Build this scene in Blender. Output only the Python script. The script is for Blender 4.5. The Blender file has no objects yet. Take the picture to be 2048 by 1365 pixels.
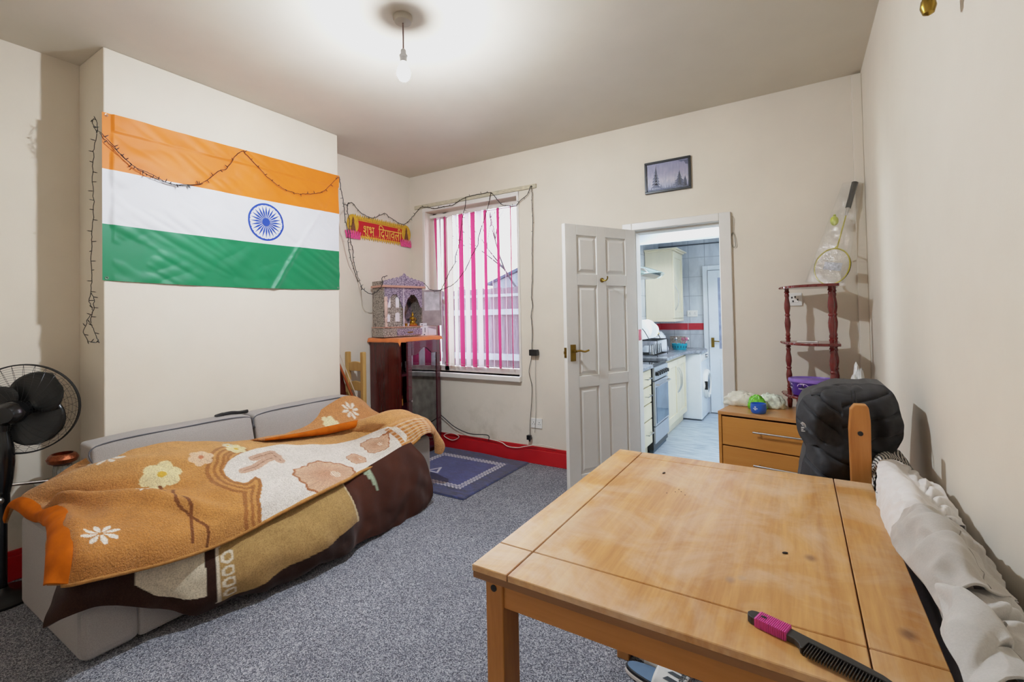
import bpy, bmesh, math, random
import numpy as np
from mathutils import Vector, Matrix, noise
random.seed(7)
PI = math.pi
COL = bpy.context.scene.collection

BLANKET = [[[-3.13,0.602,0.381],[-3.07,0.611,0.463],[-2.9,0.633,0.438],[-2.75,0.638,0.449],[-2.55,0.609,0.478],[-2.38,0.568,0.448],[-2.27,0.536,0.379]],[[-3.1,0.644,0.479],[-3.0,0.646,0.509],[-2.84,0.67,0.476],[-2.66,0.678,0.52],[-2.42,0.643,0.522],[-2.26,0.603,0.463],[-2.22,0.581,0.37]],[[-3.02,0.721,0.554],[-2.92,0.745,0.575],[-2.78,0.75,0.552],[-2.6,0.737,0.517],[-2.36,0.693,0.487],[-2.22,0.657,0.441],[-2.2,0.648,0.364]],[[-2.95,0.824,0.632],[-2.86,0.872,0.625],[-2.74,0.9,0.588],[-2.58,0.902,0.534],[-2.38,0.863,0.478],[-2.24,0.825,0.412],[-2.21,0.81,0.327]],[[-2.92,0.967,0.677],[-2.82,1.049,0.645],[-2.7,1.099,0.586],[-2.57,1.099,0.52],[-2.39,1.052,0.462],[-2.25,1.003,0.388],[-2.21,0.977,0.306]],[[-2.9,1.146,0.655],[-2.8,1.234,0.619],[-2.68,1.289,0.571],[-2.56,1.292,0.514],[-2.39,1.241,0.458],[-2.25,1.176,0.388],[-2.21,1.137,0.305]],[[-2.88,1.359,0.606],[-2.78,1.445,0.578],[-2.67,1.498,0.536],[-2.55,1.515,0.493],[-2.39,1.463,0.451],[-2.26,1.407,0.401],[-2.2,1.355,0.337]],[[-2.86,1.584,0.561],[-2.77,1.695,0.534],[-2.66,1.757,0.502],[-2.55,1.766,0.463],[-2.39,1.712,0.433],[-2.27,1.657,0.398],[-2.2,1.602,0.363]],[[-2.84,1.823,0.536],[-2.76,1.95,0.503],[-2.66,2.01,0.472],[-2.55,2.022,0.44],[-2.44,1.983,0.411],[-2.33,1.926,0.381],[-2.23,1.843,0.371]],[[-2.82,2.071,0.523],[-2.74,2.217,0.493],[-2.65,2.273,0.47],[-2.56,2.284,0.443],[-2.46,2.26,0.409],[-2.36,2.197,0.391],[-2.26,2.116,0.391]],[[-2.723,2.27,0.555],[-2.601,2.3,0.561],[-2.483,2.33,0.546],[-2.407,2.35,0.522],[-2.346,2.36,0.485],[-2.309,2.36,0.449],[-2.281,2.35,0.417]],[[-2.656,2.42,0.579],[-2.522,2.44,0.592],[-2.418,2.46,0.576],[-2.341,2.47,0.55],[-2.298,2.47,0.519],[-2.271,2.46,0.493],[-2.253,2.45,0.469]],[[-2.583,2.54,0.582],[-2.465,2.56,0.571],[-2.37,2.58,0.55],[-2.33,2.6,0.514],[-2.302,2.6,0.48],[-2.284,2.59,0.455],[-2.281,2.57,0.438]],[[-2.615,2.66,0.476],[-2.483,2.67,0.499],[-2.373,2.68,0.455],[-2.296,2.68,0.375],[-2.26,2.67,0.319],[-2.272,2.65,0.282],[-2.313,2.63,0.292]]]
HUMP = [[[-2.84,1.564,0.565],[-2.8,1.572,0.571],[-2.78,1.591,0.569],[-2.75,1.604,0.573]],[[-2.85,1.869,0.56],[-2.81,1.864,0.56],[-2.78,1.865,0.553],[-2.73,1.856,0.551]],[[-2.86,2.007,0.625],[-2.81,2.017,0.594],[-2.77,2.027,0.565],[-2.73,2.024,0.54]],[[-2.86,2.148,0.686],[-2.81,2.18,0.632],[-2.76,2.2,0.58],[-2.71,2.193,0.54]],[[-2.86,2.273,0.72],[-2.8,2.313,0.648],[-2.75,2.343,0.581],[-2.71,2.349,0.533]],[[-2.86,2.41,0.676],[-2.8,2.443,0.611],[-2.75,2.466,0.565],[-2.71,2.478,0.529]],[[-2.86,2.515,0.561],[-2.8,2.521,0.543],[-2.75,2.53,0.534],[-2.72,2.553,0.525]]]
UNDER = [[[-2.4,0.605,0.326],[-2.38,0.593,0.301],[-2.36,0.578,0.268],[-2.34,0.56,0.239],[-2.32,0.545,0.206]],[[-2.275,0.614,0.375],[-2.265,0.614,0.341],[-2.262,0.616,0.305],[-2.262,0.618,0.271],[-2.26,0.62,0.242]],[[-2.268,0.728,0.341],[-2.262,0.726,0.305],[-2.26,0.725,0.268],[-2.26,0.725,0.236],[-2.258,0.724,0.209]],[[-2.265,0.893,0.315],[-2.25,0.888,0.25],[-2.245,0.888,0.19],[-2.245,0.888,0.15],[-2.245,0.889,0.108]],[[-2.262,1.024,0.312],[-2.22,1.008,0.232],[-2.2,0.999,0.158],[-2.2,0.998,0.095],[-2.22,1.003,0.044]],[[-2.26,1.172,0.307],[-2.19,1.146,0.232],[-2.15,1.135,0.159],[-2.15,1.141,0.09],[-2.17,1.155,0.05]],[[-2.25,1.386,0.335],[-2.16,1.355,0.243],[-2.11,1.338,0.167],[-2.11,1.342,0.082],[-2.14,1.361,0.029]],[[-2.25,1.617,0.36],[-2.14,1.584,0.259],[-2.08,1.562,0.165],[-2.08,1.566,0.073],[-2.1,1.569,0.041]],[[-2.25,1.72,0.36],[-2.16,1.708,0.264],[-2.1,1.688,0.175],[-2.09,1.678,0.088],[-2.09,1.661,0.037]],[[-2.25,1.816,0.367],[-2.18,1.81,0.281],[-2.14,1.8,0.179],[-2.14,1.805,0.093],[-2.14,1.797,0.034]],[[-2.26,2.054,0.402],[-2.19,2.077,0.297],[-2.15,2.078,0.181],[-2.15,2.084,0.071],[-2.16,2.084,0.001]],[[-2.27,2.236,0.433],[-2.2,2.282,0.316],[-2.17,2.305,0.199],[-2.17,2.321,0.062],[-2.19,2.322,-0.009]],[[-2.28,2.34,0.436],[-2.22,2.401,0.33],[-2.19,2.435,0.206],[-2.19,2.448,0.082],[-2.21,2.438,0.01]]]
WHITECLOTH = [[[0.17,1.64,0.778],[0.19,1.782,0.794],[0.22,1.899,0.801],[0.26,1.995,0.776],[0.29,1.984,0.759],[0.32,2.061,0.708]],[[0.17,1.592,0.74],[0.19,1.594,0.803],[0.22,1.655,0.823],[0.26,1.732,0.792],[0.29,1.733,0.776],[0.33,1.804,0.767]],[[0.17,1.425,0.754],[0.19,1.41,0.817],[0.22,1.453,0.843],[0.26,1.557,0.803],[0.29,1.592,0.783],[0.33,1.65,0.764]],[[0.17,1.343,0.757],[0.2,1.392,0.791],[0.22,1.373,0.834],[0.25,1.424,0.81],[0.29,1.499,0.775],[0.33,1.564,0.746]]]
STRIPED = [[[0.19,1.973,0.629],[0.2,2.065,0.695],[0.22,2.145,0.747],[0.25,2.099,0.797],[0.29,2.112,0.783],[0.32,2.124,0.723]],[[0.18,1.828,0.686],[0.19,1.893,0.754],[0.21,1.997,0.776],[0.25,2.068,0.789],[0.29,2.086,0.772],[0.32,2.091,0.719]],[[0.175,1.701,0.708],[0.19,1.825,0.751],[0.21,1.903,0.786],[0.25,2.018,0.777],[0.29,2.043,0.759],[0.32,2.069,0.709]]]
GREYA = [[[0.165,1.335,0.775],[0.185,1.412,0.792],[0.21,1.335,0.857],[0.25,1.376,0.83],[0.28,1.405,0.803],[0.32,1.479,0.754]],[[0.16,1.206,0.795],[0.185,1.221,0.829],[0.215,1.215,0.865],[0.25,1.257,0.84],[0.29,1.325,0.796],[0.33,1.418,0.744]],[[0.17,1.081,0.816],[0.19,1.082,0.856],[0.22,1.109,0.873],[0.25,1.144,0.845],[0.29,1.248,0.79],[0.32,1.316,0.752]],[[0.18,1.022,0.808],[0.2,1.031,0.842],[0.22,1.037,0.862],[0.25,1.087,0.829],[0.28,1.141,0.802],[0.31,1.21,0.767]],[[0.18,0.957,0.816],[0.2,0.999,0.826],[0.22,1.0,0.854],[0.25,1.032,0.832],[0.28,1.083,0.806],[0.31,1.163,0.765]]]
GREYB = [[[0.165,0.901,0.816],[0.185,0.981,0.819],[0.205,1.028,0.827],[0.235,1.042,0.831],[0.265,1.058,0.823],[0.3,1.122,0.78]],[[0.165,0.857,0.819],[0.185,0.903,0.837],[0.215,0.956,0.845],[0.25,1.011,0.82],[0.28,1.049,0.797],[0.31,1.098,0.759]],[[0.17,0.831,0.812],[0.19,0.862,0.835],[0.22,0.913,0.843],[0.25,0.952,0.822],[0.28,0.987,0.798],[0.31,1.038,0.763]],[[0.17,0.801,0.8],[0.19,0.834,0.82],[0.22,0.876,0.83],[0.25,0.9,0.819],[0.28,0.939,0.793],[0.31,0.975,0.767]],[[0.17,0.76,0.791],[0.19,0.781,0.82],[0.22,0.819,0.829],[0.25,0.849,0.814],[0.28,0.877,0.789],[0.31,0.916,0.761]]]
DARKG = [[[0.15,1.129,0.831],[0.19,1.249,0.794],[0.22,1.336,0.763]],[[0.16,1.05,0.762],[0.19,1.166,0.755],[0.22,1.23,0.75]],[[0.17,1.021,0.724],[0.19,1.039,0.761],[0.22,1.126,0.739]],[[0.18,0.954,0.694],[0.2,0.963,0.74],[0.22,0.976,0.754]]]
JACKET = [[[0.06,2.1,0.992],[0.098,2.1,1.012],[0.139,2.12,1.013],[0.177,2.13,1.014],[0.213,2.12,1.018],[0.25,2.1,1.015]],[[0.01,2.08,0.962],[0.057,2.02,0.982],[0.117,2.02,0.981],[0.175,2.03,0.984],[0.228,2.04,0.995],[0.276,2.07,0.987]],[[-0.018,2.06,0.895],[0.039,1.97,0.921],[0.113,1.98,0.923],[0.177,2.0,0.925],[0.236,2.0,0.934],[0.292,2.06,0.924]],[[-0.016,2.04,0.834],[0.04,1.95,0.859],[0.11,1.96,0.861],[0.176,2.0,0.86],[0.24,2.0,0.87],[0.298,2.08,0.866]],[[0.009,2.04,0.778],[0.051,1.96,0.802],[0.108,1.96,0.806],[0.167,2.0,0.804],[0.231,2.02,0.811],[0.285,2.08,0.811]],[[-0.002,2.04,0.716],[0.049,1.95,0.748],[0.106,1.95,0.754],[0.159,2.0,0.748],[0.203,2.03,0.746],[0.241,2.06,0.747]],[[-0.016,2.03,0.657],[0.044,1.94,0.692],[0.102,1.95,0.692],[0.153,2.0,0.681],[0.194,2.02,0.678],[0.221,2.05,0.674]],[[-0.028,2.03,0.567],[0.039,1.95,0.604],[0.1,1.95,0.61],[0.151,2.0,0.598],[0.189,2.02,0.595],[0.215,2.05,0.59]]]
STR_HANG = [[-3.083,0.92,2.281],[-3.118,0.92,2.223],[-3.131,0.92,2.166],[-3.145,0.92,2.037],[-3.128,0.92,1.904],[-3.155,0.92,1.777],[-3.147,0.92,1.706],[-3.166,0.92,1.647],[-3.156,0.92,1.526],[-3.168,0.92,1.452],[-3.189,0.92,1.407],[-3.142,0.92,1.356],[-3.203,0.92,1.317],[-3.272,0.92,1.256],[-3.218,0.92,1.201],[-3.086,0.92,1.193],[-3.068,0.92,1.205],[-3.137,0.92,1.266],[-3.177,0.92,1.306],[-3.136,0.92,1.366],[-3.131,0.92,1.425],[-3.168,0.92,1.452]]
STR_LOOP = [[-3.083,0.92,2.281],[-3.125,0.92,2.33],[-3.143,0.92,2.365],[-3.103,0.92,2.359],[-3.073,0.92,2.328],[-3.083,0.92,2.281]]
STR_SW1 = [[-3.055,0.912,2.287],[-3.055,0.936,2.275],[-3.055,0.984,2.224],[-3.055,1.02,2.179],[-3.055,1.083,2.134],[-3.055,1.14,2.122],[-3.055,1.227,2.089],[-3.055,1.304,2.096],[-3.055,1.412,2.133],[-3.055,1.499,2.225],[-3.055,1.55,2.256],[-3.055,1.61,2.358],[-3.055,1.656,2.398],[-3.055,1.671,2.387],[-3.055,1.778,2.302],[-3.055,1.817,2.267],[-3.055,1.905,2.222],[-3.055,2.02,2.2],[-3.055,2.08,2.208],[-3.055,2.191,2.236],[-3.055,2.274,2.283],[-3.055,2.393,2.408]]
STR_SW2 = [[-3.05,0.919,2.278],[-3.05,0.95,2.243],[-3.05,1.014,2.186],[-3.05,1.064,2.144],[-3.05,1.133,2.106],[-3.05,1.225,2.086],[-3.05,1.307,2.09],[-3.05,1.409,2.125]]
STR_W1 = [[-3.06,2.402,2.41],[-3.098,2.44,2.389],[-3.121,2.47,2.317],[-3.13,2.5,2.221],[-3.158,2.53,2.129],[-3.188,2.57,2.064],[-3.205,2.6,1.994],[-3.256,2.64,1.937],[-3.292,2.68,1.867],[-3.325,2.73,1.785],[-3.374,2.8,1.713],[-3.41,2.86,1.648],[-3.424,2.91,1.583],[-3.2,2.768,1.53],[-3.17,2.792,1.506],[-3.15,2.818,1.506],[-3.13,2.872,1.552],[-3.13,2.899,1.593],[-3.13,2.9,1.649],[-3.13,2.96,1.668]]
STR_W2 = [[-3.13,2.5,2.221],[-3.4,2.756,2.309],[-3.4,2.762,2.322],[-3.4,2.806,2.336],[-3.4,2.856,2.294],[-3.4,2.927,2.255],[-3.4,3.034,2.236],[-3.4,3.132,2.28],[-3.4,3.198,2.308],[-3.4,3.249,2.283],[-3.4,3.324,2.262],[-3.4,3.37,2.247],[-3.4,3.449,2.242],[-3.4,3.514,2.282],[-3.37,3.508,2.295],[-3.312,3.54,2.369],[-3.241,3.54,2.412],[-3.142,3.54,2.394],[-3.053,3.54,2.374],[-2.951,3.54,2.377],[-2.837,3.54,2.377],[-2.78,3.54,2.397],[-2.683,3.54,2.426]]
STR_W3 = [[-3.4,2.756,2.309],[-3.4,2.755,2.24],[-3.4,2.77,2.191],[-3.4,2.774,2.12],[-3.4,2.782,1.989],[-3.4,2.806,1.92],[-3.4,2.811,1.829],[-3.38,2.818,1.736],[-3.36,2.843,1.623],[-3.3,2.819,1.568]]
STR_W4 = [[-2.683,3.54,2.426],[-2.677,3.54,2.382],[-2.684,3.52,2.292],[-2.699,3.5,2.172],[-2.699,3.48,2.061],[-2.713,3.46,1.941],[-2.741,3.45,1.857],[-2.741,3.44,1.792],[-2.796,3.43,1.72],[-2.852,3.42,1.615],[-2.924,3.42,1.542],[-3.029,3.41,1.558],[-3.063,3.4,1.598],[-3.117,3.38,1.638]]
STR_W5 = [[-2.683,3.54,2.426],[-2.589,3.54,2.434],[-2.484,3.54,2.434],[-2.388,3.54,2.429],[-2.345,3.54,2.386],[-2.284,3.54,2.315],[-2.236,3.54,2.287],[-2.128,3.54,2.272],[-2.068,3.54,2.314],[-2.004,3.54,2.349],[-1.962,3.54,2.423],[-1.957,3.54,2.377],[-1.953,3.54,2.337],[-1.955,3.54,2.237],[-1.952,3.54,2.118],[-1.962,3.54,1.92],[-1.965,3.54,1.801],[-1.967,3.54,1.623],[-1.979,3.54,1.465],[-1.972,3.54,1.375],[-1.986,3.54,1.277],[-1.98,3.54,1.168],[-1.989,3.54,0.97]]
STR_W6 = [[-2.388,3.54,2.429],[-2.402,3.53,2.33],[-2.416,3.52,2.277],[-2.442,3.5,2.172],[-2.489,3.48,2.028],[-2.496,3.47,1.943],[-2.556,3.46,1.853],[-2.616,3.45,1.741],[-2.663,3.44,1.68],[-2.73,3.43,1.609],[-2.798,3.42,1.574],[-2.924,3.42,1.542]]
STR_CABLE = [[-1.989,3.545,0.967],[-2.001,3.545,0.893],[-2.023,3.545,0.791],[-1.996,3.545,0.662],[-2.01,3.545,0.466],[-2.023,3.545,0.334],[-2.026,3.545,0.238]]
CABLE_BLK = [[-3.082,3.53,0.363],[-2.969,3.53,0.295],[-2.846,3.53,0.226],[-2.667,3.53,0.184],[-2.467,3.53,0.194],[-2.457,3.53,0.145]]
CABLE_WHT = [[-3.035,3.53,0.171],[-2.878,3.53,0.165],[-2.799,3.53,0.14],[-2.88,3.53,0.097],[-2.985,3.53,0.128],[-2.878,3.53,0.165],[-2.552,3.53,0.165],[-2.331,3.53,0.151],[-2.251,3.53,0.121],[-2.147,3.53,0.122],[-2.059,3.53,0.146],[-1.92,3.53,0.177],[-1.777,3.53,0.166]]
SLATS = [[-3.172,-3.118,"r"],[-3.112,-3.059,"w"],[-3.043,-2.997,"r"],[-2.988,-2.911,"c"],[-2.917,-2.854,"w"],[-2.854,-2.78,"r"],[-2.78,-2.707,"w"],[-2.707,-2.635,"r"],[-2.635,-2.558,"w"],[-2.552,-2.497,"r"],[-2.46,-2.432,"w"],[-2.403,-2.353,"r"],[-2.314,-2.287,"w"],[-2.254,-2.222,"r"]]
WHITEPOLY = [[6.2,1.7],[5.6,2.1],[5.1,2.6],[4.9,3.0],[4.9,3.3],[5.0,3.7],[5.2,3.9],[5.3,3.9],[5.5,3.7],[5.6,3.9],[5.6,4.2],[5.5,4.8],[5.6,5.9],[6.0,6.0],[6.5,5.8],[7.0,5.9],[7.6,5.8],[8.1,5.9],[8.7,6.0],[9.4,5.8],[9.9,4.9],[10.1,3.9],[10.0,3.0],[9.8,2.4],[9.1,2.2],[8.4,2.3],[7.7,2.2],[7.1,1.9],[6.7,1.7]]
SCALLOP = [[5.5,1.9],[5.2,2.2],[5.0,2.7],[4.9,3.0],[4.9,3.3],[5.0,3.7],[5.2,3.9],[5.3,3.9],[5.5,3.7],[5.6,3.9],[5.6,4.2],[5.5,4.8],[5.6,5.9]]
FLOWERS = [[3.6,2.6,0.085,0],[4.6,2.1,0.06,1],[5.7,1.6,0.055,0],[5.7,1.2,0.03,2]]
DAISY = [[2.1,4.3,0.062],[3.2,0.8,0.075],[3.1,3.4,0.035]]
BIGF = [[7.1,4.7,0.195],[8.8,3.8,0.115],[8.1,4.4,0.075]]
STEMS = [[[3.5,3.0],[3.5,3.5],[3.7,3.8],[3.9,4.2],[3.9,4.7],[3.9,5.4]],[[3.7,3.3],[3.6,3.7],[3.6,4.0],[3.9,4.5],[4.2,4.9],[4.3,5.3],[4.3,5.8]]]
LEAVES = [[[5.3,3.3],[5.6,3.2],[5.9,2.9],[6.2,2.8]],[[5.7,2.6],[5.9,2.5],[6.2,2.4],[6.2,3.1]]]


# ------------------------------------------------------------------ helpers
class MB:
    """mesh builder; coordinates are local to the thing it is built for"""
    def __init__(s): s.bm = bmesh.new(); s.mi = 0
    def _f(s, vs):
        try:
            f = s.bm.faces.new(vs); f.material_index = s.mi; return f
        except ValueError: return None
    def box(s, x0, x1, y0, y1, z0, z1, M=None):
        co = [(x0,y0,z0),(x1,y0,z0),(x1,y1,z0),(x0,y1,z0),(x0,y0,z1),(x1,y0,z1),(x1,y1,z1),(x0,y1,z1)]
        v = [s.bm.verts.new((M @ Vector(c)) if M else c) for c in co]
        for q in ((0,3,2,1),(4,5,6,7),(0,1,5,4),(1,2,6,5),(2,3,7,6),(3,0,4,7)): s._f([v[i] for i in q])
        return s
    def cone(s, p0, p1, r0, r1=None, n=16, caps=True):
        r1 = r0 if r1 is None else r1
        p0, p1 = Vector(p0), Vector(p1); d = (p1-p0).normalized()
        a = d.orthogonal().normalized(); b = d.cross(a)
        A = [s.bm.verts.new(p0+(a*math.cos(2*PI*i/n)+b*math.sin(2*PI*i/n))*r0) for i in range(n)]
        B = [s.bm.verts.new(p1+(a*math.cos(2*PI*i/n)+b*math.sin(2*PI*i/n))*r1) for i in range(n)]
        for i in range(n): s._f([A[i],A[(i+1)%n],B[(i+1)%n],B[i]])
        if caps: s._f(A[::-1]); s._f(B)
        return s
    def lathe(s, prof, c=(0,0,0), n=24, M=None, sx=1, sy=1, cap=True):
        rings = []
        for r, z in prof:
            ring = []
            for i in range(n):
                p = Vector((c[0]+sx*r*math.cos(2*PI*i/n), c[1]+sy*r*math.sin(2*PI*i/n), c[2]+z))
                ring.append(s.bm.verts.new(M @ p if M else p))
            rings.append(ring)
        for A, B in zip(rings, rings[1:]):
            for i in range(n): s._f([A[i],A[(i+1)%n],B[(i+1)%n],B[i]])
        if cap: s._f(rings[0][::-1]); s._f(rings[-1])
        return s
    def tube(s, pts, r, n=6, closed=False, caps=True):
        pts = [Vector(p) for p in pts]; N = len(pts); rings = []; up = None
        for i, p in enumerate(pts):
            a = pts[(i-1) % N] if (closed or i) else p
            b = pts[(i+1) % N] if (closed or i < N-1) else p
            d = (b-a)
            if d.length < 1e-9: d = Vector((0,0,1))
            d.normalize()
            if up is None: up = d.orthogonal().normalized()
            else:
                up = up - d*up.dot(d)
                up = up.normalized() if up.length > 1e-6 else d.orthogonal().normalized()
            w = d.cross(up); rr = r[i] if isinstance(r, (list, tuple)) else r
            rings.append([s.bm.verts.new(p+(up*math.cos(2*PI*k/n)+w*math.sin(2*PI*k/n))*rr) for k in range(n)])
        R = rings+[rings[0]] if closed else rings
        for A, B in zip(R, R[1:]):
            for k in range(n): s._f([A[k],A[(k+1)%n],B[(k+1)%n],B[k]])
        if caps and not closed: s._f(rings[0][::-1]); s._f(rings[-1])
        return s
    def prism(s, poly, lo, hi, axis='y', M=None):
        def P(a, b, t): 
            v = Vector({'y':(a,t,b),'x':(t,a,b),'z':(a,b,t)}[axis]); return M @ v if M else v
        A = [s.bm.verts.new(P(a,b,lo)) for a,b in poly]; B = [s.bm.verts.new(P(a,b,hi)) for a,b in poly]
        n = len(poly)
        s._f(A); s._f(B[::-1])
        for i in range(n): s._f([A[i],B[i],B[(i+1)%n],A[(i+1)%n]])
        return s
    def ball(s, c, r, n=14, sx=1, sy=1, sz=1):
        prof = [(max(1e-4, math.sin(PI*i/n)), -math.cos(PI*i/n)) for i in range(n+1)]
        return s.lathe([(r*a, r*b*sz) for a, b in prof], c, n=n+4, sx=sx, sy=sy)
    def grid(s, P, closed_s=False):
        V = [[s.bm.verts.new(tuple(q)) for q in row] for row in P]
        rows = V+[V[0]] if closed_s else V
        for A, B in zip(rows, rows[1:]):
            for i in range(len(A)-1): s._f([A[i],A[i+1],B[i+1],B[i]])
        return s
    def build(s, name, mat, parent=None, bevel=0, smooth=False, loc=(0,0,0), rotz=0, solid=0, subd=0, world=False, seg=2):
        bmesh.ops.recalc_face_normals(s.bm, faces=s.bm.faces)
        me = bpy.data.meshes.new(name)
        if world and parent is not None:
            Mi = (Matrix.Translation(parent.location) @ Matrix.Rotation(parent.rotation_euler.z,4,'Z')).inverted()
            s.bm.transform(Mi)
        elif world:
            s.bm.transform(Matrix.Translation(-Vector(loc)))
        s.bm.to_mesh(me); s.bm.free()
        for m in (mat if isinstance(mat, (list, tuple)) else [mat]): me.materials.append(m)
        if smooth:
            me.polygons.foreach_set('use_smooth', [True]*len(me.polygons))
            if smooth != 'all':
                try: me.set_sharp_from_angle(angle=math.radians(40))
                except Exception: pass
        o = bpy.data.objects.new(name, me); COL.objects.link(o)
        if parent is not None: o.parent = parent
        else: o.location = loc; o.rotation_euler = (0,0,rotz)
        if solid:
            m = o.modifiers.new('solid','SOLIDIFY'); m.thickness = solid; m.offset = 0
        if bevel:
            m = o.modifiers.new('bevel','BEVEL'); m.width = bevel; m.segments = seg; m.limit_method = 'ANGLE'; m.angle_limit = math.radians(35)
        if subd:
            m = o.modifiers.new('subd','SUBSURF'); m.levels = m.render_levels = subd
        return o

def tag(o, label=None, cat=None, group=None, kind=None):
    if label: o['label'] = label
    if cat: o['category'] = cat
    if group: o['group'] = group
    if kind: o['kind'] = kind
    return o
def thing(name, label, cat, loc=(0,0,0), rotz=0, group=None, kind=None):
    o = bpy.data.objects.new(name, None); COL.objects.link(o); o.empty_display_size = .1
    o.location = loc; o.rotation_euler = (0,0,rotz)
    return tag(o, label, cat, group, kind)
def struct(o, label=None): o['kind'] = 'structure'; return tag(o, label) if label else o
def kids(o): return [c for c in bpy.data.objects if c.parent == o]
def copy_tree(o, parent=None):
    c = o.copy(); COL.objects.link(c); c.parent = parent
    for ch in kids(o): copy_tree(ch, c)
    return c
def cr(p, f):
    return .5*((2*p[1])+(-p[0]+p[2])*f+(2*p[0]-5*p[1]+4*p[2]-p[3])*f*f+(-p[0]+3*p[1]-3*p[2]+p[3])*f**3)
def resample(P, n):
    P = np.asarray(P, float); m = len(P)-1; out = []
    for s in np.linspace(0, m, n):
        i = min(int(s), m-1); out.append(cr([P[max(0,min(m,i+k))] for k in (-1,0,1,2)], s-i))
    return np.array(out)
def net(N, ns, nt):
    A = np.array([resample(c, nt) for c in N])          # cols x nt x 3
    return resample(A, ns)                               # ns x nt x 3
def spline(pts, per=6): return [tuple(p) for p in resample(pts, (len(pts)-1)*per+1)]
def fbm(p, sc=1, oc=3):
    v = 0; a = 1
    for _ in range(oc): v += a*noise.noise(Vector(p)*sc); sc *= 2.1; a *= .5
    return v
def normals(P):
    du = np.gradient(P, axis=0); dv = np.gradient(P, axis=1); n = np.cross(du, dv)
    return n/np.maximum(np.linalg.norm(n, axis=2, keepdims=True), 1e-9)
def set_colors(o, C):
    me = o.data; a = me.color_attributes.new('Col', 'FLOAT_COLOR', 'POINT')
    buf = np.ones((len(me.vertices), 4)); buf[:, :3] = np.asarray(C).reshape(-1, 3)
    a.data.foreach_set('color', buf.ravel())

# ------------------------------------------------------------------ materials
def lin(h):
    h = h.lstrip('#'); c = [int(h[i:i+2],16)/255 for i in (0,2,4)]
    return tuple(((x/12.92) if x <= .04045 else ((x+.055)/1.055)**2.4) for x in c)
def newmat(name):
    m = bpy.data.materials.new(name); m.use_nodes = True; nt = m.node_tree; b = nt.nodes['Principled BSDF']
    return m, nt, b
def coords(nt, scale=(1,1,1), kind='Object'):
    tc = nt.nodes.new('ShaderNodeTexCoord'); mp = nt.nodes.new('ShaderNodeMapping'); mp.inputs['Scale'].default_value = scale
    nt.links.new(tc.outputs[kind], mp.inputs['Vector']); return mp.outputs['Vector']
def noise_tex(nt, vec, scale, detail=4, rough=.55, dist=0):
    n = nt.nodes.new('ShaderNodeTexNoise'); n.inputs['Scale'].default_value = scale; n.inputs['Detail'].default_value = detail
    n.inputs['Roughness'].default_value = rough; n.inputs['Distortion'].default_value = dist
    nt.links.new(vec, n.inputs['Vector']); return n.outputs['Fac']
def ramp(nt, fac, stops):
    r = nt.nodes.new('ShaderNodeValToRGB'); e = r.color_ramp.elements
    while len(e) < len(stops): e.new(.5)
    for el, (p, c) in zip(e, stops): el.position = p; el.color = (*c, 1)
    nt.links.new(fac, r.inputs['Fac']); return r.outputs['Color']
def bump(nt, b, fac, strength=.2, dist=.01):
    n = nt.nodes.new('ShaderNodeBump'); n.inputs['Strength'].default_value = strength; n.inputs['Distance'].default_value = dist
    nt.links.new(fac, n.inputs['Height']); nt.links.new(n.outputs['Normal'], b.inputs['Normal']); return n
def mixc(nt, fac, a, b, mode='MIX'):
    m = nt.nodes.new('ShaderNodeMix'); m.data_type = 'RGBA'; m.blend_type = mode
    for i, v in ((0, fac), (6, a), (7, b)):
        if isinstance(v, (int, float)): m.inputs[i].default_value = v
        elif isinstance(v, tuple): m.inputs[i].default_value = (*v, 1)
        else: nt.links.new(v, m.inputs[i])
    return m.outputs[2]
MATS = {}
def pm(name, c, rough=.6, metal=0, var=.08, scale=8, bmp=0, bscale=60, stretch=(1,1,1), spec=.5, trans=0, emit=None, estr=0, coat=0, sheen=0, alpha=1):
    """plain procedural material: colour with slight noise variation and optional bump"""
    if name in MATS: return MATS[name]
    if isinstance(c, str): c = lin(c)
    m, nt, b = newmat(name); v = coords(nt, stretch)
    f = noise_tex(nt, v, scale)
    lo = tuple(max(0, x*(1-var)) for x in c); hi = tuple(min(1, x*(1+var)) for x in c)
    nt.links.new(ramp(nt, f, [(.3, lo), (.7, hi)]), b.inputs['Base Color'])
    b.inputs['Roughness'].default_value = rough; b.inputs['Metallic'].default_value = metal
    b.inputs['Specular IOR Level'].default_value = spec; b.inputs['Transmission Weight'].default_value = trans
    b.inputs['Coat Weight'].default_value = coat; b.inputs['Sheen Weight'].default_value = sheen; b.inputs['Alpha'].default_value = alpha
    if emit: b.inputs['Emission Color'].default_value = (*emit, 1); b.inputs['Emission Strength'].default_value = estr
    if bmp: bump(nt, b, noise_tex(nt, v, bscale, 3), bmp, .005)
    MATS[name] = m; return m
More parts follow.
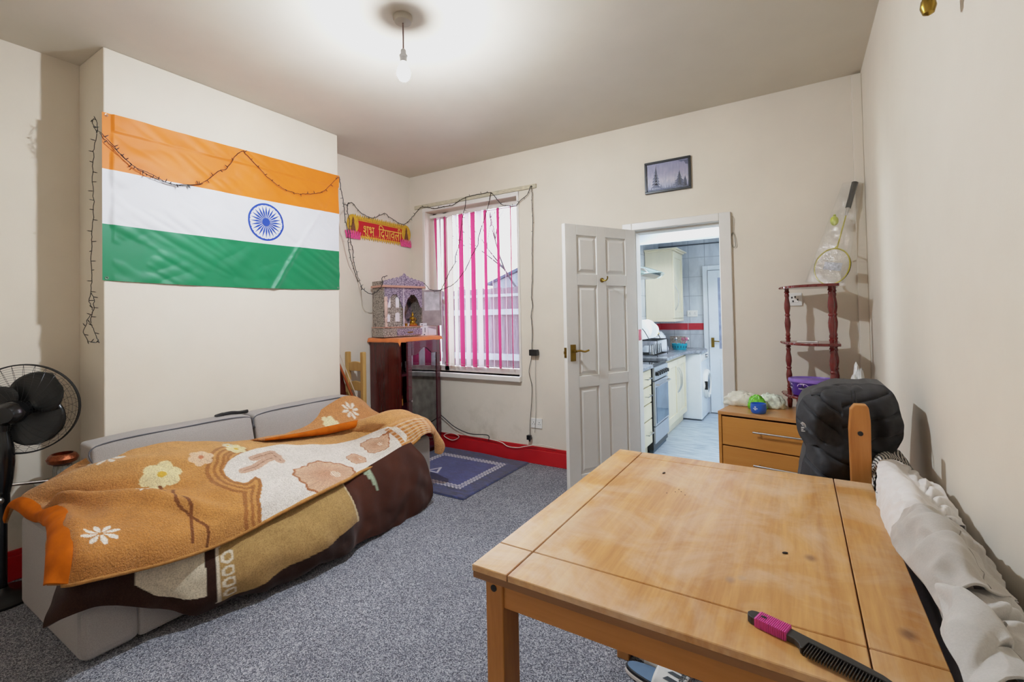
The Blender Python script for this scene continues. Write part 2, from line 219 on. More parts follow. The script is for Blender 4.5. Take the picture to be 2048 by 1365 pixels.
def wood(name, c1, c2, axis='y', rough=.45, scale=1, coat=0, knots=False, spots=()):
    m, nt, b = newmat(name); st = {'x':(.6,9,9),'y':(9,.6,9),'z':(9,9,.6)}[axis]
    v = coords(nt, tuple(k*scale for k in st)); f = noise_tex(nt, v, 1.6, 6, .6, 1.2)
    v2 = coords(nt, tuple(k*scale*5 for k in st)); f2 = noise_tex(nt, v2, 2.5, 3, .6)
    c = ramp(nt, f, [(.3, lin(c1)), (.5, tuple((a+b_)/2 for a,b_ in zip(lin(c1),lin(c2)))), (.68, lin(c2))])
    c = mixc(nt, .25, c, ramp(nt, f2, [(.35, lin(c1)), (.65, lin(c2))]))
    if knots:
        vv = coords(nt, (3.2,2.0,3)); vo = nt.nodes.new('ShaderNodeTexVoronoi'); vo.inputs['Scale'].default_value = 1.3; nt.links.new(vv, vo.inputs['Vector'])
        c = mixc(nt, ramp(nt, vo.outputs['Distance'], [(.02,(.75,.75,.75)),(.06,(0,0,0))]), c, lin('#6b4426'))
        for (sx_, sy_, sr_, sc_c) in spots:
            vm = nt.nodes.new('ShaderNodeVectorMath'); vm.operation = 'DISTANCE'; nt.links.new(coords(nt,(1,.7,0)), vm.inputs[0]); vm.inputs[1].default_value = (sx_, sy_*.7, 0)
            c = mixc(nt, ramp(nt, vm.outputs['Value'], [(sr_*.3,(.75,)*3),(sr_,(0,0,0))]), c, lin(sc_c))
        # pale noise patches: worn varnish, plus window glare painted into the colour
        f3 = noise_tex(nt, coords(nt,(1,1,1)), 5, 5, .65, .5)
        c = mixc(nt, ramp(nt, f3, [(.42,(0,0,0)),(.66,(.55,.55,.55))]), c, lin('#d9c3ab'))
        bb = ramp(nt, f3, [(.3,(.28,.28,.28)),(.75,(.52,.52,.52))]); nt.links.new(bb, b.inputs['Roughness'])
    else: b.inputs['Roughness'].default_value = rough
    nt.links.new(c, b.inputs['Base Color']); b.inputs['Coat Weight'].default_value = coat
    bump(nt, b, f2, .12, .002); return m
def vcol(name, rough=.9, fuzz=0, sheen=0, fs=500, bdist=.004, var=.12):
    m, nt, b = newmat(name); a = nt.nodes.new('ShaderNodeVertexColor'); a.layer_name = 'Col'
    f = noise_tex(nt, coords(nt), 45, 4, .7)
    c = mixc(nt, ramp(nt, f, [(.3,(var,)*3),(.7,(0,0,0))]), a.outputs['Color'], (.02,.01,.005))
    c = mixc(nt, ramp(nt, noise_tex(nt, coords(nt), 170, 2, .8), [(.35,(.34,)*3),(.55,(0,0,0))]), c, (.05,.025,.01))
    nt.links.new(c, b.inputs['Base Color']); b.inputs['Roughness'].default_value = rough; b.inputs['Sheen Weight'].default_value = sheen; b.inputs['Specular IOR Level'].default_value = .15
    if fuzz: bump(nt, b, noise_tex(nt, coords(nt), fs, 2, .7), fuzz, bdist)
    return m
def wallmat(name, base='#ddd3bd', stains=False):
    m, nt, b = newmat(name); v = coords(nt)
    f = noise_tex(nt, v, 2.2, 5, .6); base = lin(base)
    c = ramp(nt, f, [(.3, tuple(x*.93 for x in base)), (.7, base)])
    f2 = noise_tex(nt, v, 160, 3, .6)
    if stains:
        sx = nt.nodes.new('ShaderNodeSeparateXYZ'); tc = nt.nodes.new('ShaderNodeTexCoord'); nt.links.new(tc.outputs['Object'], sx.inputs[0])
        mr = nt.nodes.new('ShaderNodeMapRange'); mr.inputs[1].default_value = .62; mr.inputs[2].default_value = .2; nt.links.new(sx.outputs['Z'], mr.inputs[0])
        mr2 = nt.nodes.new('ShaderNodeMapRange'); mr2.inputs[1].default_value = -1.75; mr2.inputs[2].default_value = -2.15; nt.links.new(sx.outputs['X'], mr2.inputs[0])
        mu = nt.nodes.new('ShaderNodeMath'); mu.operation = 'MULTIPLY'; nt.links.new(mr.outputs[0], mu.inputs[0]); nt.links.new(mr2.outputs[0], mu.inputs[1])
        f3 = noise_tex(nt, v, 6, 6, .7)
        mu2 = nt.nodes.new('ShaderNodeMath'); mu2.operation = 'MULTIPLY'; nt.links.new(mu.outputs[0], mu2.inputs[0])
        nt.links.new(ramp(nt, f3, [(.48,(0,0,0)),(.75,(.4,.4,.4))]), mu2.inputs[1])
        c = mixc(nt, mu2.outputs[0], c, lin('#8d8568'))
    nt.links.new(c, b.inputs['Base Color']); b.inputs['Roughness'].default_value = .75
    bump(nt, b, f2, .12, .002); return m

M_wall = wallmat('cream_wall_paint', '#e5dbcb', True)
M_ceil = wallmat('ceiling_paint', '#d3cabb')
M_white = pm('white_gloss_paint', '#e4dfd8', .35, var=.03, bmp=.03)
M_door = pm('door_paint', '#dcd8d1', .38, var=.04, scale=3, bmp=.04, bscale=30)
M_red = pm('red_skirting_paint', '#c01c22', .3, var=.1, scale=5)
M_black = pm('black_plastic', '#101011', .32, var=.1)
M_brass = pm('brass', '#9c8038', .3, 1, var=.1)
M_steel = pm('brushed_steel', '#bdbdbb', .28, 1, var=.05, stretch=(1,1,30))
M_chrome = pm('chrome', '#d0d0d0', .12, 1, var=.03)
M_plastic = pm('white_plastic', '#eeece6', .35, var=.02)
M_wire = pm('black_cable', '#15120f', .5, var=.1)
M_wirew = pm('white_cable', '#ded6c8', .5, var=.05)
def glassmat(name, c=(1,1,1), rough=.02, alpha=.15):
    m, nt, b = newmat(name); g = nt.nodes.new('ShaderNodeBsdfGlossy'); g.inputs['Roughness'].default_value = rough
    t = nt.nodes.new('ShaderNodeBsdfTransparent'); t.inputs['Color'].default_value = (*c,1)
    f = nt.nodes.new('ShaderNodeFresnel'); f.inputs['IOR'].default_value = 1.45
    nz = noise_tex(nt, coords(nt), 12); ad = nt.nodes.new('ShaderNodeMath'); ad.operation = 'MULTIPLY_ADD'
    nt.links.new(nz, ad.inputs[0]); ad.inputs[1].default_value = alpha; nt.links.new(f.outputs[0], ad.inputs[2])
    mx = nt.nodes.new('ShaderNodeMixShader'); nt.links.new(ad.outputs[0], mx.inputs[0]); nt.links.new(t.outputs[0], mx.inputs[1]); nt.links.new(g.outputs[0], mx.inputs[2])
    nt.links.new(mx.outputs[0], nt.nodes['Material Output'].inputs['Surface']); return m
M_glass = glassmat('clear_glass')
M_pane = glassmat('window_glass', (.97,.99,1), .01, .03)

def carpetmat():
    m, nt, b = newmat('grey_loop_carpet'); v = coords(nt)
    vo = nt.nodes.new('ShaderNodeTexVoronoi'); vo.inputs['Scale'].default_value = 270; nt.links.new(v, vo.inputs['Vector'])
    sx = nt.nodes.new('ShaderNodeSeparateColor'); nt.links.new(vo.outputs['Color'], sx.inputs[0])
    c = ramp(nt, sx.outputs[0], [(.0, lin('#45464e')),(.3, lin('#74767f')),(.62, lin('#9b9da6')),(1, lin('#cfd0d6'))])
    c = mixc(nt, ramp(nt, noise_tex(nt, v, 2.4, 5, .6), [(.35,(.28,)*3),(.65,(0,0,0))]), c, lin('#5c5c64'))
    nt.links.new(c, b.inputs['Base Color']); b.inputs['Roughness'].default_value = .95; b.inputs['Specular IOR Level'].default_value = .15
    bump(nt, b, vo.outputs['Distance'], .8, .006); return m
M_carpet = carpetmat()

# ------------------------------------------------------------------ room
D = 3.565; XL = -3.425; XB = -3.078; XR = .362; HC = 2.749; YF = -.42; BY0 = .945; BY1 = 2.405
WX0, WX1, WZ0, WZ1 = -3.215, -2.125, .745, 2.36
DX0, DX1, DZ = -1.085, -.462, 1.93
struct(MB().box(XL-.1, XR+.1, YF-.1, D+.01, -.1, 0).build('floor', M_carpet))
struct(MB().box(XL-.2, XR+.2, YF-.2, D+.12, HC, HC+.1).build('ceiling', M_ceil))
b = MB()
T = .16
b.box(XL-.1, WX0, D, D+T, 0, HC); b.box(WX0, WX1, D, D+T, 0, WZ0); b.box(WX0, WX1, D, D+T, WZ1, HC)
b.box(WX1, DX0-.02, D, D+T, 0, HC); b.box(DX0-.02, DX1+.02, D, D+T, DZ+.02, HC); b.box(DX1+.02, XR+.1, D, D+T, 0, HC)
struct(b.build('wall_back', M_wall))
struct(MB().box(XL-.15, XL, YF-.1, D, 0, HC).build('wall_left', M_wall))
struct(MB().box(XL, XB, BY0, BY1, 0, HC).build('wall_chimney_breast', M_wall, bevel=.006))
struct(MB().box(XR, XR+.15, YF-.1, D+T, 0, HC).build('wall_right', M_wall))
struct(MB().box(XL, XR, YF-.15, YF, 0, HC).build('wall_front', M_wall))
struct(MB().box(XR-.05, XR, D-.045, D, 0, HC-.02).build('trim_1', M_wall, bevel=.004), 'boxed pipe in the right back corner of the room')
def skirt(name, x0, x1, y0, y1, axis):
    b = MB(); h = .15
    b.box(x0, x1, y0, y1, 0, h-.028)
    if axis == 'y-': b.box(x0, x1, y0+.008, y1, h-.028, h)
    elif axis == 'x+': b.box(x0, x1-.008, y0, y1, h-.028, h)
    else: b.box(x0+.008, x1, y0, y1, h-.028, h)
    return struct(b.build(name, M_red, bevel=.004))
skirt('baseboard_back', XL, DX0-.09, D-.02, D, 'y-')
skirt('baseboard_left', XL, XL+.02, YF, BY0, 'x+')
skirt('baseboard_alcove', XL, XL+.02, BY1, D-.02, 'x+')
skirt('baseboard_right', XR-.02, XR, YF, D-.05, 'x-')
skirt('baseboard_back_right', DX1+.08, XR-.05, D-.02, D, 'y-')

# door casing and lining
b = MB()
b.box(DX0-.075, DX0, D-.022, D, 0, DZ+.055); b.box(DX1, DX1+.075, D-.022, D, 0, DZ+.055); b.box(DX0, DX1, D-.022, D, DZ, DZ+.055)
b.box(DX0-.02, DX0, D, D+T+.01, 0, DZ); b.box(DX1, DX1+.02, D, D+T+.01, 0, DZ); b.box(DX0-.02, DX1+.02, D, D+T+.01, DZ, DZ+.02)
b.box(DX0, DX0+.012, D+.05, D+T, 0, DZ-.012); b.box(DX1-.012, DX1, D+.05, D+T, 0, DZ-.012); b.box(DX0, DX1, D+.05, D+T, DZ-.014, DZ)
struct(b.build('trim_2', M_door, bevel=.004), 'painted white casing around the kitchen doorway')

# the open six panel door
hx, hy = DX0+.003, D-.025; fx, fy = -1.398, 2.948
ang = math.atan2(fy-hy, fx-hx); DW = math.hypot(fx-hx, fy-hy)
door = thing('door_1', 'white six panel wooden door standing open into the room', None, (hx, hy, 0), ang); door['kind'] = 'structure'
b = MB(); TH = .036   # local: x from hinge to free edge, y>0 is the visible face side
def raised(b, x0, x1, z0, z1, yface, sgn):
    b.box(x0, x1, min(yface-sgn*.004, yface-sgn*.014), max(yface-sgn*.004, yface-sgn*.014), z0, z1)
    a = .032
    P = [(x0,z0),(x1,z0),(x1,z1),(x0,z1)]; Q = [(x0+a,z0+a),(x1-a,z0+a),(x1-a,z1-a),(x0+a,z1-a)]
xs = [0, .105, .302, .388, DW-.105+.003, DW]
zr = [.006, .17, .775, .855, 1.495, 1.575, 1.85, 1.925]
for x0, x1 in ((xs[0],xs[1]),(xs[2],xs[3]),(xs[4],xs[5])): b.box(x0, x1, 0, TH, zr[0], zr[7])
for z0, z1 in ((zr[0],zr[1]),(zr[2],zr[3]),(zr[4],zr[5]),(zr[6],zr[7])):
    for x0, x1 in ((xs[1],xs[2]),(xs[3],xs[4])): b.box(x0, x1, 0, TH, z0, z1)
b.build('frame', M_door, door, bevel=.003)
for z0, z1 in ((zr[1],zr[2]),(zr[3],zr[4]),(zr[5],zr[6])):
    for x0, x1 in ((xs[1],xs[2]),(xs[3],xs[4])):
        b = MB(); b.box(x0, x1, .012, TH-.012, z0, z1)
        a, c = .012, .034
        for y0, y1 in ((TH-.012, TH-.003),(.012, .003)):
            o_ = [(x0+a,z0+a),(x1-a,z0+a),(x1-a,z1-a),(x0+a,z1-a)]; i_ = [(x0+c,z0+c),(x1-c,z0+c),(x1-c,z1-c),(x0+c,z1-c)]
            A = [b.bm.verts.new((p,y0,q)) for p,q in o_]; B = [b.bm.verts.new((p,y1,q)) for p,q in i_]
            b._f(B)
            for i in range(4): b._f([A[i],A[(i+1)%4],B[(i+1)%4],B[i]])
        b.build('panel', M_door, door)
b = MB(); hxl = DW-.05
b.box(hxl-.021, hxl+.021, TH, TH+.006, .965, 1.08)
b.cone((hxl, TH, 1.035), (hxl, TH+.04, 1.035), .009)
b.tube(spline([(hxl,TH+.04,1.035),(hxl-.03,TH+.045,1.038),(hxl-.07,TH+.045,1.03),(hxl-.105,TH+.045,1.038)],4), .007, 8)
b.cone((hxl, TH+.006, .99), (hxl, TH+.007, .99), .004)
tag(b.build('door_handle', M_brass, door, smooth=True), 'brass lever handle')
b = MB(); b.box(DW-.001, DW+.003, .006, TH-.006, .99, 1.06); b.box(DW+.003, DW+.012, .012, TH-.012, 1.015, 1.035)
tag(b.build('latch', M_brass, door), 'brass latch plate')
b = MB(); kx = .345; b.cone((kx,TH,1.535),(kx,TH+.006,1.535),.017); b.tube(spline([(kx,TH+.005,1.535),(kx-.01,TH+.03,1.53),(kx-.015,TH+.045,1.545),(kx-.01,TH+.05,1.56)],4),.005,8)
tag(b.build('coat_hook', M_brass, door, smooth=True), 'small brass coat hook')

# window
win = thing('window_1', 'white framed window in the back wall', None, (0,0,0)); win['kind'] = 'structure'
yw = D+.115
b = MB(); b.box(WX0, WX0+.05, yw, yw+.05, WZ0, WZ1); b.box(WX1-.035, WX1, yw, yw+.05, WZ0, WZ1); b.box(WX0, WX1, yw, yw+.05, WZ0, WZ0+.05); b.box(WX0, WX1, yw, yw+.05, WZ1-.06, WZ1)
b.box(WX0+.13, WX0+.19, yw, yw+.05, WZ0, WZ1); b.box(WX0+.04, WX0+.14, yw, yw+.05, 1.42, 1.47)
b.build('window_frame', M_white, win, bevel=.004)
b = MB(); b.box(WX0+.05, WX1-.035, yw+.02, yw+.026, WZ0+.05, WZ1-.06); b.build('pane', M_pane, win)
b = MB(); b.box(WX0-.03, WX1+.02, D-.045, D+.115, WZ0-.045, WZ0); b.build('window_sill', M_white, win, bevel=.008)
b = MB(); b.box(WX1, WX1+.022, D-.012, D, WZ0, 2.40); b.box(WX0-.03, WX1+.022, D-.014, D, WZ1-.0, 2.40); b.box(WX0-.03, WX0, D-.012, D, WZ0, 2.40)
b.build('casing', M_white, win, bevel=.003)
M_batten = pm('bare_old_wood', '#c9bfa6', .85, var=.25, scale=30, bmp=.4, stretch=(1,8,8))
struct(MB().box(-3.348, -1.92, D-.018, D, 2.402, 2.437).build('trim_3', M_batten, bevel=.003), 'bare rough wooden batten above the window')

# vertical blinds
M_bred = pm('crimson_blind_fabric', '#8f1c3c', .85, var=.06, trans=.0)
M_bwh = pm('white_blind_fabric', '#cfc8d2', .85, var=.04)
M_bcr = pm('cream_blind_fabric', '#c4b9a6', .85, var=.04)
for m_, c_ in ((M_bred,(.6,.06,.2)),(M_bwh,(.9,.82,.9)),(M_bcr,(.8,.74,.66))):
    nt = m_.node_tree; bs = nt.nodes['Principled BSDF']; tl = nt.nodes.new('ShaderNodeBsdfTranslucent'); tl.inputs['Color'].default_value = (*c_,1)
    mx = nt.nodes.new('ShaderNodeMixShader'); mx.inputs[0].default_value = .2
    nt.links.new(bs.outputs[0], mx.inputs[1]); nt.links.new(tl.outputs[0], mx.inputs[2]); nt.links.new(mx.outputs[0], nt.nodes['Material Output'].inputs['Surface'])
bl = thing('vertical_blinds', 'crimson and white vertical slat blinds hanging in the window', 'blinds', (-2.67, D+.07, 2.30))
b = MB(); b.box(-.53, .53, -.02, .02, 0, .03); tag(b.build('headrail', M_white, bl, bevel=.003), 'white headrail')
for i, (x0, x1, c) in enumerate(SLATS):
    xm = (x0+x1)/2+2.67; w = x1-x0; full = .089
    w = min(w*1.0, full); th = math.acos(min(1, w/full))
    xm = max(-.49, min(.49, xm*1.0))
    dx = w/2*(1.0); dy = .010+.012*(1-w/full)
    sk = -.012 if i < 2 else 0
    P = []
    for z in np.linspace(0, -1.50 if i > 1 else -1.46, 12):
        tt = z/-1.5; row = []
        for u in np.linspace(-1, 1, 5): row.append((xm+u*dx + (sk*-3*tt*(1-u) if i < 2 else 0), -u*dy*(1 if i % 2 else .9)+.004*(1-u*u), z))
        P.append(row)
    b = MB(); b.grid(P); b.build('slat', {'r':M_bred,'w':M_bwh,'c':M_bcr}[c], bl, smooth='all')
b = MB(); b.tube([(-.46,-.022,-1.47)]+[(-.46+.92*i/30, -.022+.004*(i%2), -1.475-.006*(i%2)) for i in range(31)], .0013, 5)
tag(b.build('link_chain', M_wirew, bl), 'thin white bottom chain')

# outside, beyond the window
M_conc = pm('pale_concrete', '#b9b6b4', .8, var=.15, bmp=.2)
struct(MB().box(-14, 4, D+T, 22, -.25, -.05).build('ground', M_conc))
M_fence = pm('weathered_fence_wood', '#b29aa4', .8, var=.25, scale=3, stretch=(12,1,.6))
fen = thing('garden_fence', 'weathered plank fence with pale rails across the yard outside the window', 'fence', (-5.6, 8.2, -.05))
b = MB()
for i in range(32): b.box(-2.4+i*.15, -2.4+i*.15+.138, 0, .02, .1, 1.92+.01*(i%3))
b.build('planks', M_fence, fen)
b = MB(); b.box(-2.4, 2.4, -.05, 0, 1.74, 1.8); b.box(-2.4, 2.4, -.09, 0, 1.36, 1.48); b.box(-2.4,2.4,-.12,0,.42,.55); tag(b.build('rail', pm('white_painted_rail','#e8e8ee',.6), fen, bevel=.005), 'pale painted rails')
b = MB()
b.bm.free()
for x in (-2.4, -.8, .8, 2.3): MB().box(x, x+.1, -.06, .04, 0, 2.0).build('post', M_fence, fen)
hs = thing('house', 'pale neighbouring house with slate gable roof far behind the fence', 'house', (-11.2, 19, -.1))
b = MB(); b.box(-1.6, 1.6, 0, 3, 0, 3.0); b.prism([(-1.6,3.0),(1.6,3.0),(0,3.5)],0,3); b.build('wall', pm('pale_render','#c9cbd6',.8), hs)
b = MB(); b.prism([(-1.9,2.9),(0,3.55),(1.9,2.9),(1.9,3.0),(0,3.68),(-1.9,3.0)], -.15, 3.1); b.build('roof', pm('blue_slate','#6c7896',.7,var=.2), hs)
b = MB(); b.box(-.4,.4,-.02,0,1.6,2.6); b.build('window', pm('dark_pane','#7d8799',.2), hs)
tr = thing('bare_tree', 'leafless branching tree standing behind the garden fence', 'tree', (-6.6, 11.5, -.05))
b = MB(); rt = random.Random(3)
def branch(p, d, L, r, k):
    q = p+d*L; b.tube([p, p+d*L*.5+Vector((rt.uniform(-.05,.05),0,rt.uniform(-.05,.05))), q], [r, r*.8, r*.6], 5)
    if k:
        for _ in range(3): branch(q, (d+Vector((rt.uniform(-.8,.8), rt.uniform(-.4,.4), rt.uniform(-.25,.6)))).normalized(), L*.72, r*.6, k-1)
branch(Vector((0,0,0)), Vector((0,0,1)), 1.7, .07, 5)
b.build('branches', pm('grey_bark','#6d6570',.9), tr)
# ------------------------------------------------------------------ pendant light
pl = thing('pendant_light', 'bare lit bulb hanging on a short brown cord from a round beige ceiling rose', 'light', (-1.595, 1.632, HC))
b = MB(); b.lathe([(.045,0),(.047,-.012),(.04,-.028),(.012,-.032)][::-1]); tag(b.build('ceiling_rose', pm('beige_rose','#aba394',.5), pl, smooth=True), 'beige plastic ceiling rose')
b = MB(); b.tube([(0,0,-.03),(.001,.0,-.1),(0,0,-.17)], .0032, 8); b.build('cord', pm('brown_cord','#6a4f46',.6), pl)
b = MB(); b.lathe([(.006,-.158),(.0125,-.165),(.0135,-.188),(.019,-.19),(.019,-.197),(.0155,-.199),(.0155,-.222)][::-1]); b.build('lampholder', pm('grey_plastic','#c8c8ca',.4), pl, smooth=True)
m, nt, bb = newmat('lit_bulb'); bb.inputs['Emission Color'].default_value = (.82,.90,1,1); bb.inputs['Emission Strength'].default_value = 2950
nz = noise_tex(nt, coords(nt), 5); nt.links.new(ramp(nt, nz, [(0,(.95,.95,1)),(1,(1,1,1))]), bb.inputs['Base Color'])
b = MB(); b.lathe([(.001,-.315),(.018,-.309),(.029,-.293),(.032,-.278)], n=20, cap=False); tag(b.build('bulb', m, pl, smooth=True), 'glowing white bulb')
b = MB(); b.lathe([(.032,-.278),(.0315,-.268),(.028,-.254),(.018,-.236),(.014,-.222)], n=20, cap=False); b.build('bulb_collar', pm('white_bulb_collar','#f2f2f2',.4,emit=(1,1,1),estr=4), pl, smooth=True)

# ------------------------------------------------------------------ flag
fy0, fy1, fz0, fz1 = .938, 2.402, 1.515, 2.398
def flagpt(s, t):   # s 0..1 along, t 0..1 up ; slight sag of lower edge + creases
    y = fy0+(fy1-fy0)*s; z = fz0+(fz1-fz0)*t
    z += .022*s*t - .012*math.sin(PI*s)*(1-t)+ (1-t)*.006*s
    w = .004*noise.noise(Vector((y*3, z*4, 0)))+.003*abs(noise.noise(Vector((y*6-z*5, z*7, 3))))+.0035*abs(noise.noise(Vector((y*9+z*14, z*3, 8))))
    d = (y-1.86)*.9-(z-1.5)*.55; w += .006*math.exp(-(d/.02)**2)*(1-t)
    if s < .03: w -= .012*(1-s/.03)
    if s > .03 and t > .9: w += .003
    return (XB+.006+max(0, w)*2.2, y, z)
nS, nT = 220, 132
P = [[flagpt(i/(nS-1), j/(nT-1)) for j in range(nT)] for i in range(nS)]
M_fo = pm('saffron_satin', '#e57c08', .5, var=.06, scale=3, sheen=.2, bmp=.05, bscale=900); M_fw = pm('white_satin', '#dedee2', .5, var=.03, scale=3, bmp=.05, bscale=900); M_fg = pm('green_satin', '#078052', .45, var=.08, scale=3, bmp=.05, bscale=900)
fl = thing('flag', 'orange white and green horizontal striped flag with blue spoked wheel on the chimney breast', 'flag', (XB+.005, fy0, fz0))
b = MB(); V = [[b.bm.verts.new(q) for q in row] for row in P]
for i in range(nS-1):
    for j in range(nT-1):
        f = b.bm.faces.new([V[i][j],V[i+1][j],V[i+1][j+1],V[i][j+1]]); t = (j+.5)/(nT-1); f.material_index = 2 if t < 1/3 else (1 if t < 2/3 else 0)
b.build('cloth', [M_fo, M_fw, M_fg], fl, smooth='all', world=True)
b = MB(); cs, ct = .598, .5; W, H = fy1-fy0, fz1-fz0
def wp(r, a, off=.0016):
    s = cs+r*math.cos(a)/W; t = ct+r*math.sin(a)/H; p = flagpt(s, t); return (p[0]+off, p[1], p[2])
R = .125; N = 96
def ringm(r0, r1, n=96):
    A = [b.bm.verts.new(wp(r0, 2*PI*i/n)) for i in range(n)]; B = [b.bm.verts.new(wp(r1, 2*PI*i/n)) for i in range(n)]
    for i in range(n): b._f([A[i],A[(i+1)%n],B[(i+1)%n],B[i]])
ringm(.1125, .1245); 
b._f([b.bm.verts.new(wp(.027, 2*PI*i/40, .002)) for i in range(40)])
for k in range(24):
    a = 2*PI*k/24
    def q(r, w, o): 
        s = cs+(r*math.cos(a)-w*math.sin(a))/W; t = ct+(r*math.sin(a)+w*math.cos(a))/H; p = flagpt(s, t); return b.bm.verts.new((p[0]+o, p[1], p[2]))
    b._f([q(.025,-.0015,.002), q(.065,-.0058,.002), q(.109,0,.002), q(.065,.0058,.002), q(.025,.0015,.002)])
    a2 = a+PI/24; b._f([b.bm.verts.new(wp(.116-.0065*math.sin(PI*j/6)*1.2, a2+(j-3)*.014, .002)) for j in range(7)])
tag(b.build('wheel_emblem', pm('navy_print','#1d47a8',.5,var=.05), fl, world=True), 'blue twenty four spoked wheel')
for s, t in ((.012,.985),(.988,.985),(.99,.015),(.012,.015)):
    b = MB(); p = flagpt(s,t); b.tube([(p[0]+.002, p[1]+.006*math.cos(a), p[2]+.006*math.sin(a)) for a in np.linspace(0,2*PI,12)[:-1]], .0016, 5, closed=True)
    b.build('eyelet', M_steel, fl, world=True)

# ------------------------------------------------------------------ fairy lights
STUB = None
def lights(name, label, paths, loc, every=.045, maxn=100, seed=1, r=.0017):
    global STUB
    root = thing(name, label, 'string lights', loc); rr = random.Random(seed); cnt = 0
    b = MB()
    for pts in paths:
        sp = spline(pts, 5); sp = [(x+rr.uniform(-.0015,.0015), y+rr.uniform(-.003,.003), z+rr.uniform(-.003,.003)) for x,y,z in sp]
        b.tube(sp, r, 5)
    b.build('cable', M_wire, root, world=True)
    for pts in paths:
        sp = [Vector(p) for p in spline(pts, 8)]; acc = 0
        for p, q in zip(sp, sp[1:]):
            acc += (q-p).length
            if acc > every and cnt < maxn:
                acc = 0; cnt += 1
                if STUB is None:
                    s = MB(); s.cone((0,0,0),(0,0,.016),.0021,.0021,6); s.cone((0,0,.016),(0,0,.021),.0013,.0006,6); o = s.build('bulb', M_wire, root); STUB = o
                else: o = STUB.copy(); COL.objects.link(o); o.parent = root
                d = (q-p).normalized(); nrm = Vector((rr.uniform(-.1,.5), rr.uniform(-1,1), rr.uniform(-1,1))); nrm = (nrm-d*nrm.dot(d)).normalized()
                o.location = p-Vector(loc); o.rotation_mode = 'QUATERNION'; o.rotation_quaternion = Vector((0,0,1)).rotation_difference(nrm)
    return root
lights('fairy_lights', 'black fairy lights looped across the flag and dangling down beside the chimney breast', [STR_HANG, STR_LOOP, STR_SW1, STR_SW2], tuple(STR_SW1[0]), .05, 95, 3)
fs = lights('fairy_lights', 'black fairy lights strung from the flag corner over the banner and round the window', [STR_W1, STR_W2, STR_W3, STR_W4, STR_W5, STR_W6], tuple(STR_W2[-1]), .062, 99, 5, .003)
b = MB(); x, y, z = STR_W5[-1]; b.box(x-.012, x+.065, y-.03, y+.012, z-.03, z+.022); tag(b.build('control_box', M_black, fs, world=True, bevel=.004), 'small black control box')
b = MB(); b.tube(spline([(x,y,z-.02)]+STR_CABLE, 5), .0024, 6); b.tube(spline([(x+.04,y,z-.03),(x+.03,y+.005,z-.2),(x+.028,y+.005,z-.5),(x+.012,y+.004,z-.7)],6), .0014, 5); b.build('power_lead', M_wire, fs, world=True)
b = MB(); x, y, z = STR_CABLE[-1]; b.box(x-.018, x+.018, y-.03, y, z-.03, z+.008); b.cone((x,y-.01,z-.03),(x+.002,y-.01,z-.05),.01,.004,8); tag(b.build('plug', M_black, fs, world=True, bevel=.004), 'small black plug')

# ------------------------------------------------------------------ festival banner
def add_text(body, size, mat, name='lettering', extrude=.0008):
    cu = bpy.data.curves.new(name, 'FONT'); cu.body = body; cu.size = size; cu.extrude = extrude; cu.align_x = 'CENTER'; cu.align_y = 'CENTER'
    ob = bpy.data.objects.new(name, cu); COL.objects.link(ob); dg = bpy.context.evaluated_depsgraph_get()
    me = bpy.data.meshes.new_from_object(ob.evaluated_get(dg)); bpy.data.objects.remove(ob); me.name = name
    me.materials.clear(); me.materials.append(mat); o = bpy.data.objects.new(name, me); COL.objects.link(o); return o
def place(o, parent, M): o.parent = parent; o.matrix_parent_inverse = Matrix.Identity(4); o.matrix_basis = M; return o
M_gold = pm('gold_foil', '#dcae35', .4, .3, var=.15, scale=60); M_bannerred = pm('red_foil_card', '#c3101d', .4, var=.06); M_pink = pm('pink_lotus_print', '#e0518c', .5, var=.3, scale=90); M_figure = pm('brown_figure_print', '#7b4a2c', .6, var=.3, scale=90)
bn = thing('festival_banner', 'red and gold card banner with Hindi lettering on the alcove wall', 'banner', (XL+.004, 3.16, 2.12), math.radians(90))
bn.rotation_euler = (0, 0, PI/2); bn.scale = (1.03, 1, 1.4)
